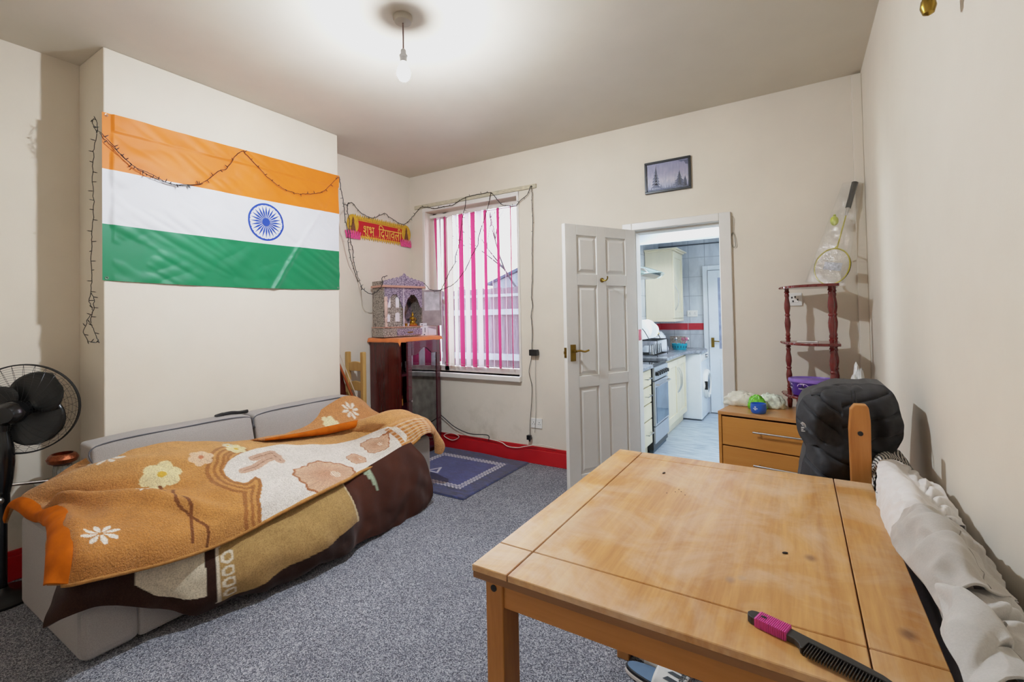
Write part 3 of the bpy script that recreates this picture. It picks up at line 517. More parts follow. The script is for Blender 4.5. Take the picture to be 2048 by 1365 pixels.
# local x -> +Y, local -y -> +X (towards the room)
b = MB(); b.box(-.36, .36, -.004, 0, -.055, .062); b.build('card', M_bannerred, bn, bevel=.001)
b = MB()
for i in range(26):
    x = -.32+i*.64/25; b.prism([(x-.012,.058),(x+.012,.058),(x+.012,.072),(x,.088+.004*(i%2)),(x-.012,.072)], -.0045, -.001)
    b.prism([(x-.012,-.052),(x,-.07-.004*(i%2)),(x+.012,-.052)], -.0045, -.001)
b.box(-.34,.34,-.0055,-.003,.05,.056); b.box(-.34,.34,-.0055,-.003,-.052,-.047)
for i in range(22): x = -.27+i*.54/21; b.prism([(x-.004,-.047),(x+.004,-.047),(x,-.028)], -.0055, -.003)
tag(b.build('border', M_gold, bn), 'gold scalloped border')
for sx in (-.325, .325):
    b = MB(); b.lathe([(.001,0),(.062,0),(.062,.0065),(.001,.0065)], n=32, M=Matrix.Translation((sx,0,.022)) @ Matrix.Rotation(PI/2,4,'X')); tag(b.build('medallion', M_gold, bn), 'round gold medallion')
    b = MB()
    for k in range(-3,4): b.prism([(sx+k*.02-.014,-.075),(sx+k*.02+.014,-.075),(sx+k*.026+.006,-.03+.01*(3-abs(k))*.4),(sx+k*.026-.002,-.024+.01*(3-abs(k))*.4),(sx+k*.026-.01,-.03)], -.011+abs(k)*.0008, -.007)
    tag(b.build('lotus', M_pink, bn), 'pink lotus')
    b = MB(); b.prism([(sx-.024,-.022),(sx+.024,-.022),(sx+.022,-.002),(sx+.01,.03),(sx-.01,.03),(sx-.022,-.002)], -.011, -.007); b.prism([(sx+.011*math.cos(a),.04+.014*math.sin(a)) for a in np.linspace(0,2*PI,12)[:-1]], -.011, -.007); b.prism([(sx-.008,.05),(sx+.008,.05),(sx,.068)], -.011,-.007)
    b.build('seated_figure', M_figure, bn)
tx = add_text('\u0936\u0941\u092d  \u093f\u0926\u092a\u093e\u0935\u0932\u0940', .085, pm('yellow_print','#f0c552',.5), 'lettering')
place(tx, bn, Matrix.Translation((.0,-.006,-.005)) @ Matrix.Rotation(PI/2,4,'X'))
TXT_DIM = tx.dimensions.x
k = .47/max(.01, max(v.co.x for v in tx.data.vertices)-min(v.co.x for v in tx.data.vertices))
tx.data.transform(Matrix.Scale(k,4)); c0 = sum((v.co for v in tx.data.vertices), Vector())/len(tx.data.vertices); tx.data.transform(Matrix.Translation(-c0))

# ------------------------------------------------------------------ picture frame
pf = thing('picture_frame', 'small black framed print of dark pine trees under a lilac sky above the doorway', 'picture', (-.8075, D-.001, 2.193))
b = MB(); w, h, t = .333, .238, .016
b.box(-w/2,w/2,-.02,0,0,t); b.box(-w/2,w/2,-.02,0,h-t,h); b.box(-w/2,-w/2+t,-.02,0,t,h-t); b.box(w/2-t,w/2,-.02,0,t,h-t)
b.build('frame', M_black, pf, bevel=.002)
m, nt, bb = newmat('lilac_landscape_print'); v = coords(nt)
sx = nt.nodes.new('ShaderNodeSeparateXYZ'); nt.links.new(v, sx.inputs[0])
mr = nt.nodes.new('ShaderNodeMapRange'); mr.inputs[1].default_value=.02; mr.inputs[2].default_value=.22; nt.links.new(sx.outputs['Z'], mr.inputs[0])
f = noise_tex(nt, coords(nt,(14,1,4)), 4, 5, .6)
c = mixc(nt, ramp(nt, f, [(.4,(0,0,0)),(.7,(.5,.5,.5))]), ramp(nt, mr.outputs[0], [(0,lin('#b4b1cc')),(.3,lin('#e6d6dc')),(.6,lin('#c9b8cd')),(1,lin('#b3a8c6'))]), lin('#8787ab'))
nt.links.new(c, bb.inputs['Base Color']); bb.inputs['Roughness'].default_value = .25
b = MB(); b.box(-w/2+t,w/2-t,-.01,-.006,t,h-t); tag(b.build('print', m, pf), 'lilac landscape print')
b = MB(); rt = random.Random(5)
def tree2d(x, z0, hh, ww, n=7):
    for i in range(n):
        z = z0+hh*i/n; s = ww*(1-i/n)*(1+rt.uniform(-.2,.2)); b.prism([(x-s,z-.004),(x+s,z-.008),(x+.003,z+hh/n*1.4)], -.0112, -.0100)
tree2d(-.085,.045,.155,.034); tree2d(.085,.03,.11,.05,8); tree2d(.125,.02,.08,.026)
b.prism([(.14,.215),(.075,.218),(.1,.205),(.12,.208),(.13,.185),(.146,.18),(.149,.218)],-.0112,-.0100)
for i in range(26): x = -.15+i*.0118; hh = .03+.02*rt.random()+(.03 if i>17 else 0); b.prism([(x-.003,.017),(x+.003,.017),(x+rt.uniform(-.01,.01),.017+hh)],-.0111,-.0100)
b.box(-.15,.15,-.0108,-.01,.017,.03)
b.build('tree_shapes', pm('slate_print','#5d5c7c',.4,var=.3,scale=80), pf)
b = MB(); b.box(-w/2+t,w/2-t,-.0135,-.0125,t,h-t); b.build('glazing', M_pane, pf)

# ------------------------------------------------------------------ sockets and cables
def socket(name, label, loc, w, h, dbl=True, sw=True):
    t = thing(name, label, 'socket', loc); b = MB(); b.box(-w/2,w/2,-.01,0,-h/2,h/2); b.build('face_plate', M_plastic, t, bevel=.003)
    if dbl:
        b = MB()
        for sx_ in (-.25*w,.25*w):
            b.box(sx_-.003,sx_+.003,-.0108,-.009,.004,.012); b.box(sx_-.012,sx_-.005,-.0108,-.009,-.01,-.006); b.box(sx_+.005,sx_+.012,-.0108,-.009,-.01,-.006)
        b.build('pin_holes', M_black, t)
        for sx_ in (-.08*w,.08*w):
            b = MB(); b.box(sx_-.005,sx_+.005,-.013,-.009,.015,.028); b.build('rocker', M_plastic, t, bevel=.001)
    else:
        b = MB(); b.box(-.022,.022,-.0125,-.009,-.022,.022); b.build('rocker', M_plastic, t, bevel=.002)
        b = MB()
        for a,c in ((-.018,.012),(.0,.016),(.014,-.002),(-.012,-.012)): b.box(a,a+.008,-.0132,-.012,c-.006,c+.006)
        b.build('pin_holes', M_black, t)
    return t
socket('wall_socket', 'white double socket low on the back wall beside the open door', (-1.965, D, .35), .11, .085)
socket('wall_socket', 'white switched socket behind the red corner shelf', (-.022, D, 1.36), .085, .085, False)
o = MB().tube(spline(CABLE_BLK, 6), .004, 8).build('power_cable', M_wire, world=True, loc=tuple(CABLE_BLK[-1]), smooth=True)
tag(o, 'thick black cable trailing from the dark cabinet to the red skirting board', 'cable')
o = MB().tube(spline(CABLE_WHT, 6), .0035, 8).build('cable', M_wirew, world=True, loc=tuple(CABLE_WHT[-1]), smooth=True)
tag(o, 'pink white cable with a loop running along the red skirting board under the window', 'cable')
hc = MB(); hc.tube(spline([(-.378,D-.005,1.955),(-.372,D-.012,1.93),(-.374,D-.008,1.85),(-.385,D-.01,1.82),(-.383,D-.012,1.75),(-.37,D-.012,1.735),(-.36,D-.012,1.75),(-.366,D-.01,1.81),(-.376,D-.008,1.845)],6), .002, 6)
hc.tube(spline([(-.376,D-.004,1.84),(-.39,D-.014,1.79),(-.388,D-.014,1.76)],4), .002, 6)
tag(hc.build('cord', pm('dull_grey_cord','#8d8676',.7), world=True, loc=(-.376,D-.01,1.84)), 'tangled grey cord hanging at the top right of the doorway frame', 'cord')

# ------------------------------------------------------------------ wall sconce (only its drops show)
sc = thing('wall_light', 'brass wall light with hanging drops at the top of the right wall', 'light', (XR, 1.50, 2.16))
b = MB(); b.lathe([(.001,0),(.055,0),(.055,.012),(.03,.022),(.001,.024)], n=24, M=Matrix.Rotation(-PI/2,4,'Y')); b.tube(spline([(-.01,0,0),(-.05,0,.03),(-.09,.02,.02)],5),.006,8); b.build('bracket', M_brass, sc, smooth=True)
for dx, dy, dz, r in ((-.062,.055,-.105,.017),(-.035,-.03,-.10,.014)):
    b = MB(); b.lathe([(.001,-.024),(r*.7,-.018),(r,-.002),(r*.85,.014),(r*.4,.03),(.003,.045),(.002,.12)], (dx,dy,dz), n=18); tag(b.build('drop', M_brass, sc, smooth=True), 'polished brass drop')

# ------------------------------------------------------------------ dark display cabinet
M_mah = wood('dark_mahogany', '#37100e', '#5d1c18', 'z', .22, coat=.4)
M_mahx = wood('dark_mahogany_rail', '#35101a', '#551c28', 'x', .25, coat=.5)
cb = thing('display_cabinet', 'dark mahogany cabinet with an arched glass door standing in the corner', 'cabinet', (-3.03, 3.0, 0), PI/2)
w, dp, h = .515, .385, 1.10
b = MB(); b.box(0,.02,0,dp,.0,h); b.build('side_panel', M_mah, cb, bevel=.002)
b = MB(); b.box(w-.02,w,0,dp,0,h); b.build('side_panel', M_mah, cb, bevel=.002)
b = MB(); b.box(.02,w-.02,dp-.012,dp,.06,h-.02); b.build('back_panel', M_mah, cb)
b = MB(); b.box(0,w,0,dp,h-.022,h); b.build('top_panel', M_mah, cb, bevel=.002)
b = MB(); b.box(.02,w-.02,.02,dp,0,.08); b.build('plinth', M_mah, cb)
for z in (.08,.44,.76):
    b = MB(); b.box(.02,w-.02,.012,dp-.012,z,z+.018); b.build('shelf', M_mahx, cb)
da = math.radians(-9)
dr = thing('door', None, None); dr.parent = cb; dr.location = (w-.002, -.004, .055); dr.rotation_euler = (0,0,PI-da-math.radians(18))
dr.rotation_euler = (0,0,PI+math.radians(5)); dw = .485; dh = 1.02
dr['label'] = 'glazed cabinet door standing ajar'
b = MB(); fr = .055
b.box(0,fr,0,.02,0,dh); b.box(dw-fr,dw,0,.02,0,dh); b.box(fr,dw-fr,0,.02,0,fr+.01)
arch = [(fr,dh),(dw-fr,dh),(dw-fr,dh-.125)]+[(dw-fr-(dw-2*fr)*i/16, dh-.125+.06*(.5-.5*math.cos(2*PI*min(1,max(0,(i/16-.14)/.72))))) for i in range(1,16)]+[(fr,dh-.125)]
b.prism(arch, 0, .02)
o = b.build('door_frame', M_mahx, dr, bevel=.003)
b = MB(); b.box(fr-.005,dw-fr+.005,.008,.012,fr,dh-.06); b.build('door_glass', glassmat('cabinet_glass',(.95,.95,1),.02,.38), dr)
b = MB(); b.lathe([(.004,0),(.004,.008),(.009,.013),(.009,.018),(.001,.022)], n=14, M=Matrix.Translation((dw-.027,.02,.49)) @ Matrix.Rotation(-PI/2,4,'X')); tag(b.build('knob', M_chrome, dr, smooth=True), 'small chrome knob')
# things on its shelves
def inbox(name, label, cat, lx, ly, z):   # local position inside the cabinet -> world
    return thing(name, label, cat, (-3.03-ly, 3.0+lx, z))
M_liq = pm('amber_liquid', '#d98b2b', .15, var=.1, trans=.3)
for lx, ly, lab, r, hh in ((.11,.13,'squat clear bottle with orange label on the left of the lower cabinet shelf',.035,.21),(.27,.12,'tall necked glass bottle with amber drink behind the cabinet door glass',.04,.29)):
    t = inbox('bottle', lab, 'bottle', lx, ly, .459)
    b = MB(); b.lathe([(.001,0),(r,.002),(r,hh*.5),(r*.8,hh*.58),(r*.33,hh*.66),(r*.3,hh*.93),(r*.36,hh*.94)], n=20, cap=False); b.build('glass', M_glass, t, smooth=True)
    b = MB(); b.lathe([(.001,.004),(r*.93,.005),(r*.93,hh*.42),(.001,hh*.42)], n=20); b.build('drink', M_liq, t, smooth=True)
    b = MB(); b.lathe([(r+.0008,hh*.1),(r+.0008,hh*.38)], n=20, cap=False); tag(b.build('paper_label', pm('orange_label','#e39a3c',.6), t, smooth=True), 'orange label')
    b = MB(); b.lathe([(.001,hh*.93),(r*.4,hh*.93),(r*.4,hh),(.001,hh)], n=14); tag(b.build('cap', pm('cream_cap','#e8e2cf',.5), t, smooth=True), 'cream cap')
for lx, lab in ((.10,'clear drinking glass on the upper cabinet shelf nearest the open door edge'),(.2,'clear drinking glass in the middle of the upper cabinet shelf'),(.31,'clear drinking glass at the right of the upper cabinet shelf')):
    t = MB().lathe([(.026,0),(.028,.003),(.034,.1),(.032,.1),(.026,.006)], n=18).build('drinking_glass', M_glass, loc=(-3.14, 3.0+lx, .779), smooth=True)
    tag(t, lab, 'glass', 'glasses on the upper cabinet shelf')
b = MB(); P = []
for i in range(28):
    a = 2*PI*i/28; row = []
    for j in range(16):
        p = PI*j/15; d = Vector((math.sin(p)*math.cos(a), math.sin(p)*math.sin(a), -math.cos(p))); rr_ = .085*(1+.35*noise.noise(d*2.6)+.16*noise.noise(d*7))
        row.append((d.x*rr_*1.1, d.y*rr_*1.3, max(0,.1+d.z*rr_*1.3)))
    P.append(row)
M_bag = pm('white_thin_plastic', '#e4e4e2', .35, var=.12, scale=30, bmp=.5, bscale=40)
o = b.grid(P, True).build('plastic_bag', M_bag, loc=(-3.17, 3.22, .0985), smooth='all'); tag(o, 'crumpled white plastic bag on the bottom shelf inside the dark cabinet', 'bag')
# orange cloth on top
b = MB(); n1, n2 = 40, 60; P = []
for i in range(n1):
    row = []
    for j in range(n2):
        x = -3.425+.445*i/(n1-1); y = 2.955+.60*j/(n2-1); z = 1.104+.006*abs(noise.noise(Vector((x*9,y*9,0))))
        if x > -3.02: z -= min(.045,(x+3.02)*1.2)*(.75+.3*noise.noise(Vector((0,y*10,2)))); x = -3.02+(x+3.02)*.5
        if y < 2.985: z -= min(.04,(2.985-y)*1.2); y = 2.985-(2.985-y)*.4
        row.append((max(x,-3.42),y,z))
    P.append(row)
M_orange = pm('orange_cloth', '#e07a35', .7, var=.08, scale=12, sheen=.3, bmp=.1)
o = b.grid(P).build('table_runner', M_orange, loc=(0,0,0), smooth='all', solid=.003); tag(o, 'orange cloth covering the top of the dark cabinet', 'cloth')

# ------------------------------------------------------------------ household shrine
def engraved(name, base, dark, scale=26):
    m, nt, bb = newmat(name); v = coords(nt)
    vo = nt.nodes.new('ShaderNodeTexVoronoi'); vo.feature = 'DISTANCE_TO_EDGE'; vo.inputs['Scale'].default_value = scale; nt.links.new(v, vo.inputs['Vector'])
    wv = nt.nodes.new('ShaderNodeTexWave'); wv.wave_type = 'RINGS'; wv.inputs['Scale'].default_value = scale*.8; wv.inputs['Distortion'].default_value = 6; wv.inputs['Detail Scale'].default_value = 2; nt.links.new(v, wv.inputs['Vector'])
    c1 = ramp(nt, vo.outputs['Distance'], [(.03,(1,1,1)),(.09,(0,0,0))]); c2 = ramp(nt, wv.outputs['Fac'], [(.28,(1,1,1)),(.42,(0,0,0))])
    f = mixc(nt, .6, c1, c2, 'ADD'); nt.links.new(mixc(nt, f, lin(base), lin(dark)), bb.inputs['Base Color'])
    bb.inputs['Roughness'].default_value = .42; bb.inputs['Metallic'].default_value = .35; bump(nt, bb, f, -.3, .002); return m
M_eng = engraved('engraved_silver_sheet', '#c4bbb0', '#665e58', 46); M_eng2 = engraved('engraved_lilac_silver', '#c4bacb', '#675d74', 50)
M_rosewd = pm('pinkish_cornice', '#c99a88', .4, var=.08)
sh = thing('household_shrine', 'silver engraved household shrine cabinet with carved scalloped crest on the dark cabinet', 'shrine', (-3.20, 2.975, 1.115), math.atan2(.978,.208))
W_, Dp = .425, .185
b = MB(); b.box(-.012,W_+.012,-.01,Dp,.0,.085); b.build('base', M_eng, sh, bevel=.003)
b = MB(); b.box(.13,.41,-.016,-.008,.01,.07); dw_ = b.build('drawer', M_eng2, sh, bevel=.002)
b = MB(); b.box(.24,.30,-.024,-.016,.032,.042); tag(b.build('drawer_pull', M_brass, dw_, bevel=.002), 'small brass pull')
b = MB(); b.box(-.018,W_+.018,-.018,Dp,.085,.093); b.build('shelf_board', M_rosewd, sh, bevel=.002)
b = MB(); b.box(0,.012,0,Dp,.093,.455); b.build('side_panel', M_eng, sh)
b = MB(); b.box(W_-.012,W_,0,Dp,.093,.455); b.build('side_panel', M_eng, sh)
m, nt, bb = newmat('devotional_print'); v = coords(nt,(7,7,7)); f = noise_tex(nt, v, 1.6, 3, .5, .6)
nt.links.new(ramp(nt, f, [(.3,lin('#262b33')),(.42,lin('#8a6f7c')),(.5,lin('#d6a9a6')),(.6,lin('#dcd2d6')),(.75,lin('#5c6a78'))]), bb.inputs['Base Color']); bb.inputs['Roughness'].default_value = .3
b = MB(); b.box(.012,W_-.012,Dp-.006,Dp,.093,.455); tag(b.build('back_panel', m, sh), 'blurred colourful picture on the back')
def archfront(x0, x1, zt=.455, zs=.27, zc=.40, n=18):
    P = [(x0,zt),(x0,zs)]
    for i in range(n+1):
        u = i/n; x = x0+.018+(x1-x0-.036)*u; k = abs(2*u-1); P.append((x, zs+(zc-zs)*(1-k**2.2)-.010*abs(math.sin(u*PI*5))))
    return P+[(x1,zs),(x1,zt)]
b = MB(); b.prism(archfront(.012,.218), -.002, .006); b.prism(archfront(.206,W_-.005), -.002, .006); b.build('arch_screen', M_eng2, sh)
b = MB(); b.box(.207,.216,-.006,.004,.093,.455); tag(b.build('centre_post', pm('pale_lilac_strip','#ded0dc',.4), sh), 'pale centre post')
b = MB(); b.box(.014,.205,.012,.02,.093,.44); ld = b.build('door', M_eng, sh)
M_arch = pm('pearl_inlay','#e9e6ea',.3)
for x, z, ww, hh in ((.055,.27,.045,.10),(.15,.27,.035,.10),(.055,.14,.032,.07),(.15,.14,.045,.085)):
    b = MB(); b.prism([(x-ww/2,z),(x+ww/2,z),(x+ww/2,z+hh*.75)]+[(x+ww/2*math.cos(a),z+hh*.75+hh*.25*math.sin(a)) for a in np.linspace(.3,PI-.3,7)]+[(x-ww/2,z+hh*.75)], .008, .012); tag(b.build('inlay', M_arch, ld), 'pale arched inlay')
b = MB(); b.ball((.195,.004,.255),.006,8); tag(b.build('door_knob', M_brass, ld, smooth=True), 'small brass knob')
b = MB(); b.lathe([(.012,.093),(.013,.125),(.008,.13),(.012,.15),(.014,.17),(.008,.18),(.013,.195),(.015,.26),(.016,.32),(.013,.325),(.016,.34),(.016,.36),(.009,.37)], (.012,-.02,0), n=18); tag(b.build('pillar', pm('rosy_pillar','#d3b4a8',.35,var=.1), sh, smooth=True), 'small turned pillar')
# right door leaf standing open with a picture in it
b = MB(); Mo = Matrix.Translation((W_,0,0)) @ Matrix.Rotation(math.radians(-52),4,'Z'); b.box(0,.19,0,.01,.093,.44,Mo); od = b.build('open_door', pm('grey_mirror_door','#a99ba4',.15,.5,var=.35,scale=9), sh)
b = MB(); b.box(.02,.17,-.003,0,.24,.42,Mo); tag(b.build('picture', pm('pale_picture','#c9c3cc',.2,var=.25,scale=14), od), 'pale picture')
b = MB(); b.box(-.022,W_+.022,-.03,Dp,.455,.475); tag(b.build('cornice', M_rosewd, sh, bevel=.004), 'pinkish moulded cornice')
b = MB(); P = [(-.01,.475),(W_+.01,.475),(W_+.01,.49)]; n = 72
for i in range(n+1):
    u = 1-i/n; x = -.01+(W_+.02)*u; k = 1-abs(2*u-1); P.append((x, .502+.055*k**.9+.013*abs(math.sin(u*PI*11))+(.022*math.exp(-((u-.5)/.06)**2))))
P.append((-.01,.49)); b.prism(P, -.022, -.010); b.build('crest', M_eng2, sh)
b = MB(); b.box(-.005,.004,-.01,Dp,.475,.515); b.build('side_crest', M_eng, sh)
# statuette inside, vessels and cards
st = thing('statuette', 'small gilt seated statuette inside the right side of the shrine', 'statuette', tuple((Matrix.Translation(sh.location) @ Matrix.Rotation(sh.rotation_euler.z,4,'Z')) @ Vector((.35,.06,.094))), sh.rotation_euler.z)
M_gilt = pm('gilt', '#c79a35', .3, .8, var=.3, scale=60)
b = MB(); b.ball((0,0,.035),.028,10,sz=.9); b.ball((0,0,.072),.02,10); b.ball((0,0,.103),.013,10); b.cone((0,0,.112),(0,0,.135),.011,.002,10); b.tube([(-.018,0,.08),(-.034,-.006,.065),(-.03,-.012,.09)],.005,6); b.tube([(.018,0,.08),(.034,-.006,.065),(.02,-.02,.05)],.005,6); b.ball((-.02,-.012,.016),.017,8,sx=1.4,sz=.6); b.ball((.02,-.012,.016),.017,8,sx=1.4,sz=.6)
b.build('figure', M_gilt, st, smooth=True)
b = MB(); b.lathe([(.001,0),(.045,0),(.05,.008),(.042,.014),(.001,.014)], n=20); tag(b.build('plinth', pm('red_orange_plinth','#c4622c',.4), st, smooth=True), 'orange base')
def shl(x,y,z): return tuple((Matrix.Translation(sh.location) @ Matrix.Rotation(sh.rotation_euler.z,4,'Z')) @ Vector((x,y,z)))
for x, y, lab, r in ((.255,.03,'tiny brass oil lamp in front of the pictures inside the shrine',.016),(.29,.045,'tiny pale cup beside the statuette inside the shrine',.013)):
    o = MB().lathe([(.001,0),(r*.7,.001),(r*.5,.008),(r,.02),(r*1.1,.026),(r*.9,.024),(.001,.012)], n=16).build('oil_lamp', M_gilt if 'brass' in lab else M_arch, loc=shl(x,y,.094), smooth=True); tag(o, lab, 'lamp' if 'brass' in lab else 'cup')
for (x, y, w1, h1, dpt, lab) in ((-3.09,3.385,.075,.12,.03,'upright white printed box in front of the shrine on the cabinet'),(-3.065,3.475,.085,.085,.04,'smaller plain white box at the right end of the cabinet top')):
    t = thing('small_box', lab, 'box', (x, y, 1.114), math.radians(58)); b = MB(); b.box(-w1/2,w1/2,0,dpt,0,h1); b.build('carton', pm('white_carton','#e2dfe8',.5), t, bevel=.002)
    if w1 < .08:
        b = MB(); b.box(-.03,-.012,-.001,.001,.1,.108); b.box(.0,.028,-.001,.001,.096,.099); b.box(.006,.012,-.001,.001,.03,.075); b.box(-.004,.008,-.001,.001,.004,.014); tag(b.build('printed_marks', pm('dark_print','#4b4650',.6), t), 'faint dark print')

# ------------------------------------------------------------------ chair and boards in the alcove
M_pale = wood('pale_pine', '#b98d4a', '#d2ab68', 'z', .5)
ch = thing('wooden_chair', 'pale wooden ladder back chair wedged between the sofa and dark cabinet', 'chair', (-3.25, 2.74, 0))
for x in (-.15, .045):
    b = MB(); b.box(x-.02,x+.02,-.018,.018,0,1.0); b.build('post', M_pale, ch, bevel=.006)
for z in (.87, .70, .54):
    b = MB(); n = 14; P = [(-.13+.155*i/n, z+.012*math.sin(PI*i/n)+.035) for i in range(n+1)]; b.prism([(-.13,z-.035),(.025,z-.035)]+P[::-1], -.01,.01); b.build('back_rail', M_pale, ch, bevel=.003)
b = MB(); b.box(-.16,.06,-.2,0,.42,.45); b.build('seat', M_pale, ch, bevel=.005)
for x in (-.14,.04):
    b = MB(); b.box(x-.018,x+.018,-.19,-.155,0,.42); b.build('leg', M_pale, ch, bevel=.004)
bo = thing('leaning_board', 'dark brown board leaning in the alcove behind the sofa', 'board', (-3.36, 2.60, 0))
b = MB(); b.prism([(-.17,0),(.13,0),(.06,.72),(-.02,.98),(-.06,1.06),(-.17,1.06)], 0, .02, 'x'); b.build('panel', M_mah, bo, bevel=.003)
po = thing('curtain_pole', 'orange brown wooden pole with white stripe leaning behind the sofa', 'pole', (-3.31, 2.80, .0))
b = MB(); b.tube([(0,.02,0),(0,-.06,.55),(0,-.235,.93)], [.013,.013,.010], 10); b.build('shaft', pm('copper_wood','#a9562e',.35,var=.15,scale=14), po, smooth=True)
b = MB(); b.tube([(.008,.03,0),(.012,-.03,.55),(.006,-.225,1.0)], .004, 8); tag(b.build('stripe', pm('pale_edge','#e0cdb8',.4), po, smooth=True), 'thin pale edge')

# ------------------------------------------------------------------ sofa
def fabric(name, c, c2=None, ws=420):
    m, nt, bb = newmat(name); v = coords(nt); w1 = nt.nodes.new('ShaderNodeTexWave'); w1.inputs['Scale'].default_value = ws/3; w1.inputs['Distortion'].default_value = 1.5; nt.links.new(v, w1.inputs['Vector']); w1.bands_direction = 'Z'
    f = noise_tex(nt, v, 260, 2, .7); g = noise_tex(nt, v, 3, 4, .6)
    c_ = mixc(nt, .5, ramp(nt, f, [(.3, tuple(x*.72 for x in lin(c))), (.7, tuple(min(1,x*1.2) for x in lin(c)))]), ramp(nt, g, [(.3, tuple(x*.85 for x in lin(c))), (.7, lin(c))]))
    nt.links.new(c_, bb.inputs['Base Color']); bb.inputs['Roughness'].default_value = .92; bb.inputs['Sheen Weight'].default_value = .2; bump(nt, bb, f, .35, .003); return m
M_sofa = fabric('grey_woven_upholstery', '#9d9691'); M_sofal = fabric('pale_grey_upholstery', '#bdb9b4')
sf = thing('sofa', 'grey fabric two seat sofa against the chimney breast under the blankets', 'sofa', (-2.665, 1.605, 0), 0)
X0, X1, Y0, Y1 = -3.06, -2.275, .635, 2.575
b = MB(); b.box(X0+.02,X1-.02,Y0+.18,Y1-.18,.02,.27); b.build('base', M_sofa, sf, bevel=.015, world=True)
for ya, yb_ in ((Y0,Y0+.19),(Y1-.2,Y1)):
    b = MB(); b.box(X0,X1-.02,ya,yb_,.015,.436); b.build('arm', M_sofa, sf, bevel=.035, world=True, seg=3)
b = MB(); b.box(X0,X0+.12,Y0+.2,Y1-.2,.02,.62); b.build('back', M_sofa, sf, bevel=.02, world=True)
def cushion(x0,x1,y0,y1,z0,z1,name,puff=.02,tilt=0):
    b = MB(); n = 14; cx_,cy_,cz_ = (x0+x1)/2,(y0+y1)/2,(z0+z1)/2
    bm2 = bmesh.ops.create_cube(b.bm, size=2); bmesh.ops.subdivide_edges(b.bm, edges=b.bm.edges[:], cuts=9, use_grid_fill=True)
    for v in b.bm.verts:
        u = v.co.copy(); k = [(1-abs(u.x)**3)*(1-abs(u.y)**4)*.0, 0, 0]
        p = Vector((cx_+u.x*(x1-x0)/2, cy_+u.y*(y1-y0)/2, cz_+u.z*(z1-z0)/2))
        if abs(u.x) > .99: p.x += math.copysign(puff*(1-u.y**4)*(1-u.z**4), u.x)
        if abs(u.z) > .99: p.z += math.copysign(puff*.8*(1-u.y**4)*(1-u.x**4), u.z)
        p.x += tilt*(p.z-z0)+.004*noise.noise(p*9); p.z += .006*noise.noise(p*6)
        v.co = p
    o = b.build(name, M_sofa, sf, bevel=.02, smooth='all', world=True, seg=3); m_ = o.modifiers[0]; m_.angle_limit = math.radians(50); return o
for ya, yb_ in ((.835,1.598),(1.612,2.37)):
    cushion(-2.94,X1-.04,ya,yb_,.2,.335,'seat_cushion',.012)
    o = cushion(-2.96,-2.80,ya,yb_,.41,.705,'back_cushion',.02,-.28)
    b = MB(); b.tube(spline([(-2.865,ya+.015,.60),(-2.885,ya+.02,.70),(-2.89,(ya+yb_)/2,.712),(-2.885,yb_-.02,.70),(-2.865,yb_-.015,.6)],8),.0035,6); tag(b.build('piping', pm('dark_piping','#56565c',.8), o, world=False), 'dark grey piping')
    pp = o.children[0]; pp.data.transform(Matrix.Translation(-Vector(sf.location)))
st_ = thing('strap', 'short black strap lying on top of the sofa back between the cushions', 'strap', (-2.985, 1.50, .715))
b = MB(); b.tube(spline([(0,-.06,.004),(.0,-.02,.01),(.005,.03,.012),(.004,.08,.004),(.0,.13,.004)],5),[.012]*6+[.010]*15,8); b.build('band', M_black, st_, smooth=True)

# ------------------------------------------------------------------ mink blanket (painted fleece)
def drape(N, ns, nt, amp, sc, seed=0, ampm=None):
    P = net(N, ns, nt); Nn = normals(P)
    for i in range(ns):
        for j in range(nt):
            q = Vector(P[i,j])*sc+Vector((seed,seed*2,0)); d = noise.noise(q)+.5*noise.noise(q*2.3)
            P[i,j] += Nn[i,j]*d*amp*(ampm(i/(ns-1), j/(nt-1)) if ampm else 1)
    return P
def inpoly(S, T, poly):
    c = np.zeros(S.shape, bool); n = len(poly)
    for i in range(n):
        x1,y1 = poly[i]; x2,y2 = poly[(i+1)%n]
        if y1 == y2: continue
        m_ = ((T < y1) != (T < y2)) & (S < (x2-x1)*(T-y1)/(y2-y1)+x1); c ^= m_
    return c
NS_, NT_ = 520, 210
P = drape(BLANKET, NS_, NT_, .012, 5, 1)
Nn = normals(P); Nn = Nn*(1 if Nn[...,2].mean() > 0 else -1)
Sg, Tg = np.meshgrid(np.linspace(0,13,NS_), np.linspace(0,6,NT_), indexing='ij')
# a long soft fold from the near corner
fold = np.exp(-((Tg-2.75-.72*(Sg-2))/.26)**2)*np.clip((5.2-Sg)/2,0,1)*np.clip((Sg-.9)*1.5,0,1); P += Nn*(fold*.045)[...,None]
val = np.exp(-((Tg-2.15-.6*(Sg-2))/.28)**2)*np.clip((4.6-Sg)/2,0,1)*np.clip((Sg-.9)*1.5,0,1); P -= Nn*(val*.04)[...,None]
fold = np.exp(-((Tg-1.2-.35*(Sg-2))/.4)**2)*np.clip((6-Sg)/3,0,1)*np.clip((Sg-.9)*1.5,0,1); P += Nn*(fold*.02)[...,None]
fold = np.exp(-((Tg-1.0+.1*(Sg-9))/.35)**2)*np.clip((Sg-7.5)/2,0,1)*np.clip((12.5-Sg),0,1); P += Nn*(fold*.022)[...,None]
fold = np.exp(-((Tg-2.1+.1*(Sg-9))/.3)**2)*np.clip((Sg-7.5)/2,0,1)*np.clip((12.5-Sg),0,1); P -= Nn*(fold*.018)[...,None]
def P_at(s,t): return P[int(round(s/13*(NS_-1))), int(round(t/6*(NT_-1)))]
tan = np.array(lin('#cf9350')); tan2 = np.array(lin('#b87634')); cream = np.array(lin('#ece2d6')); brn = np.array(lin('#8a4d22'))
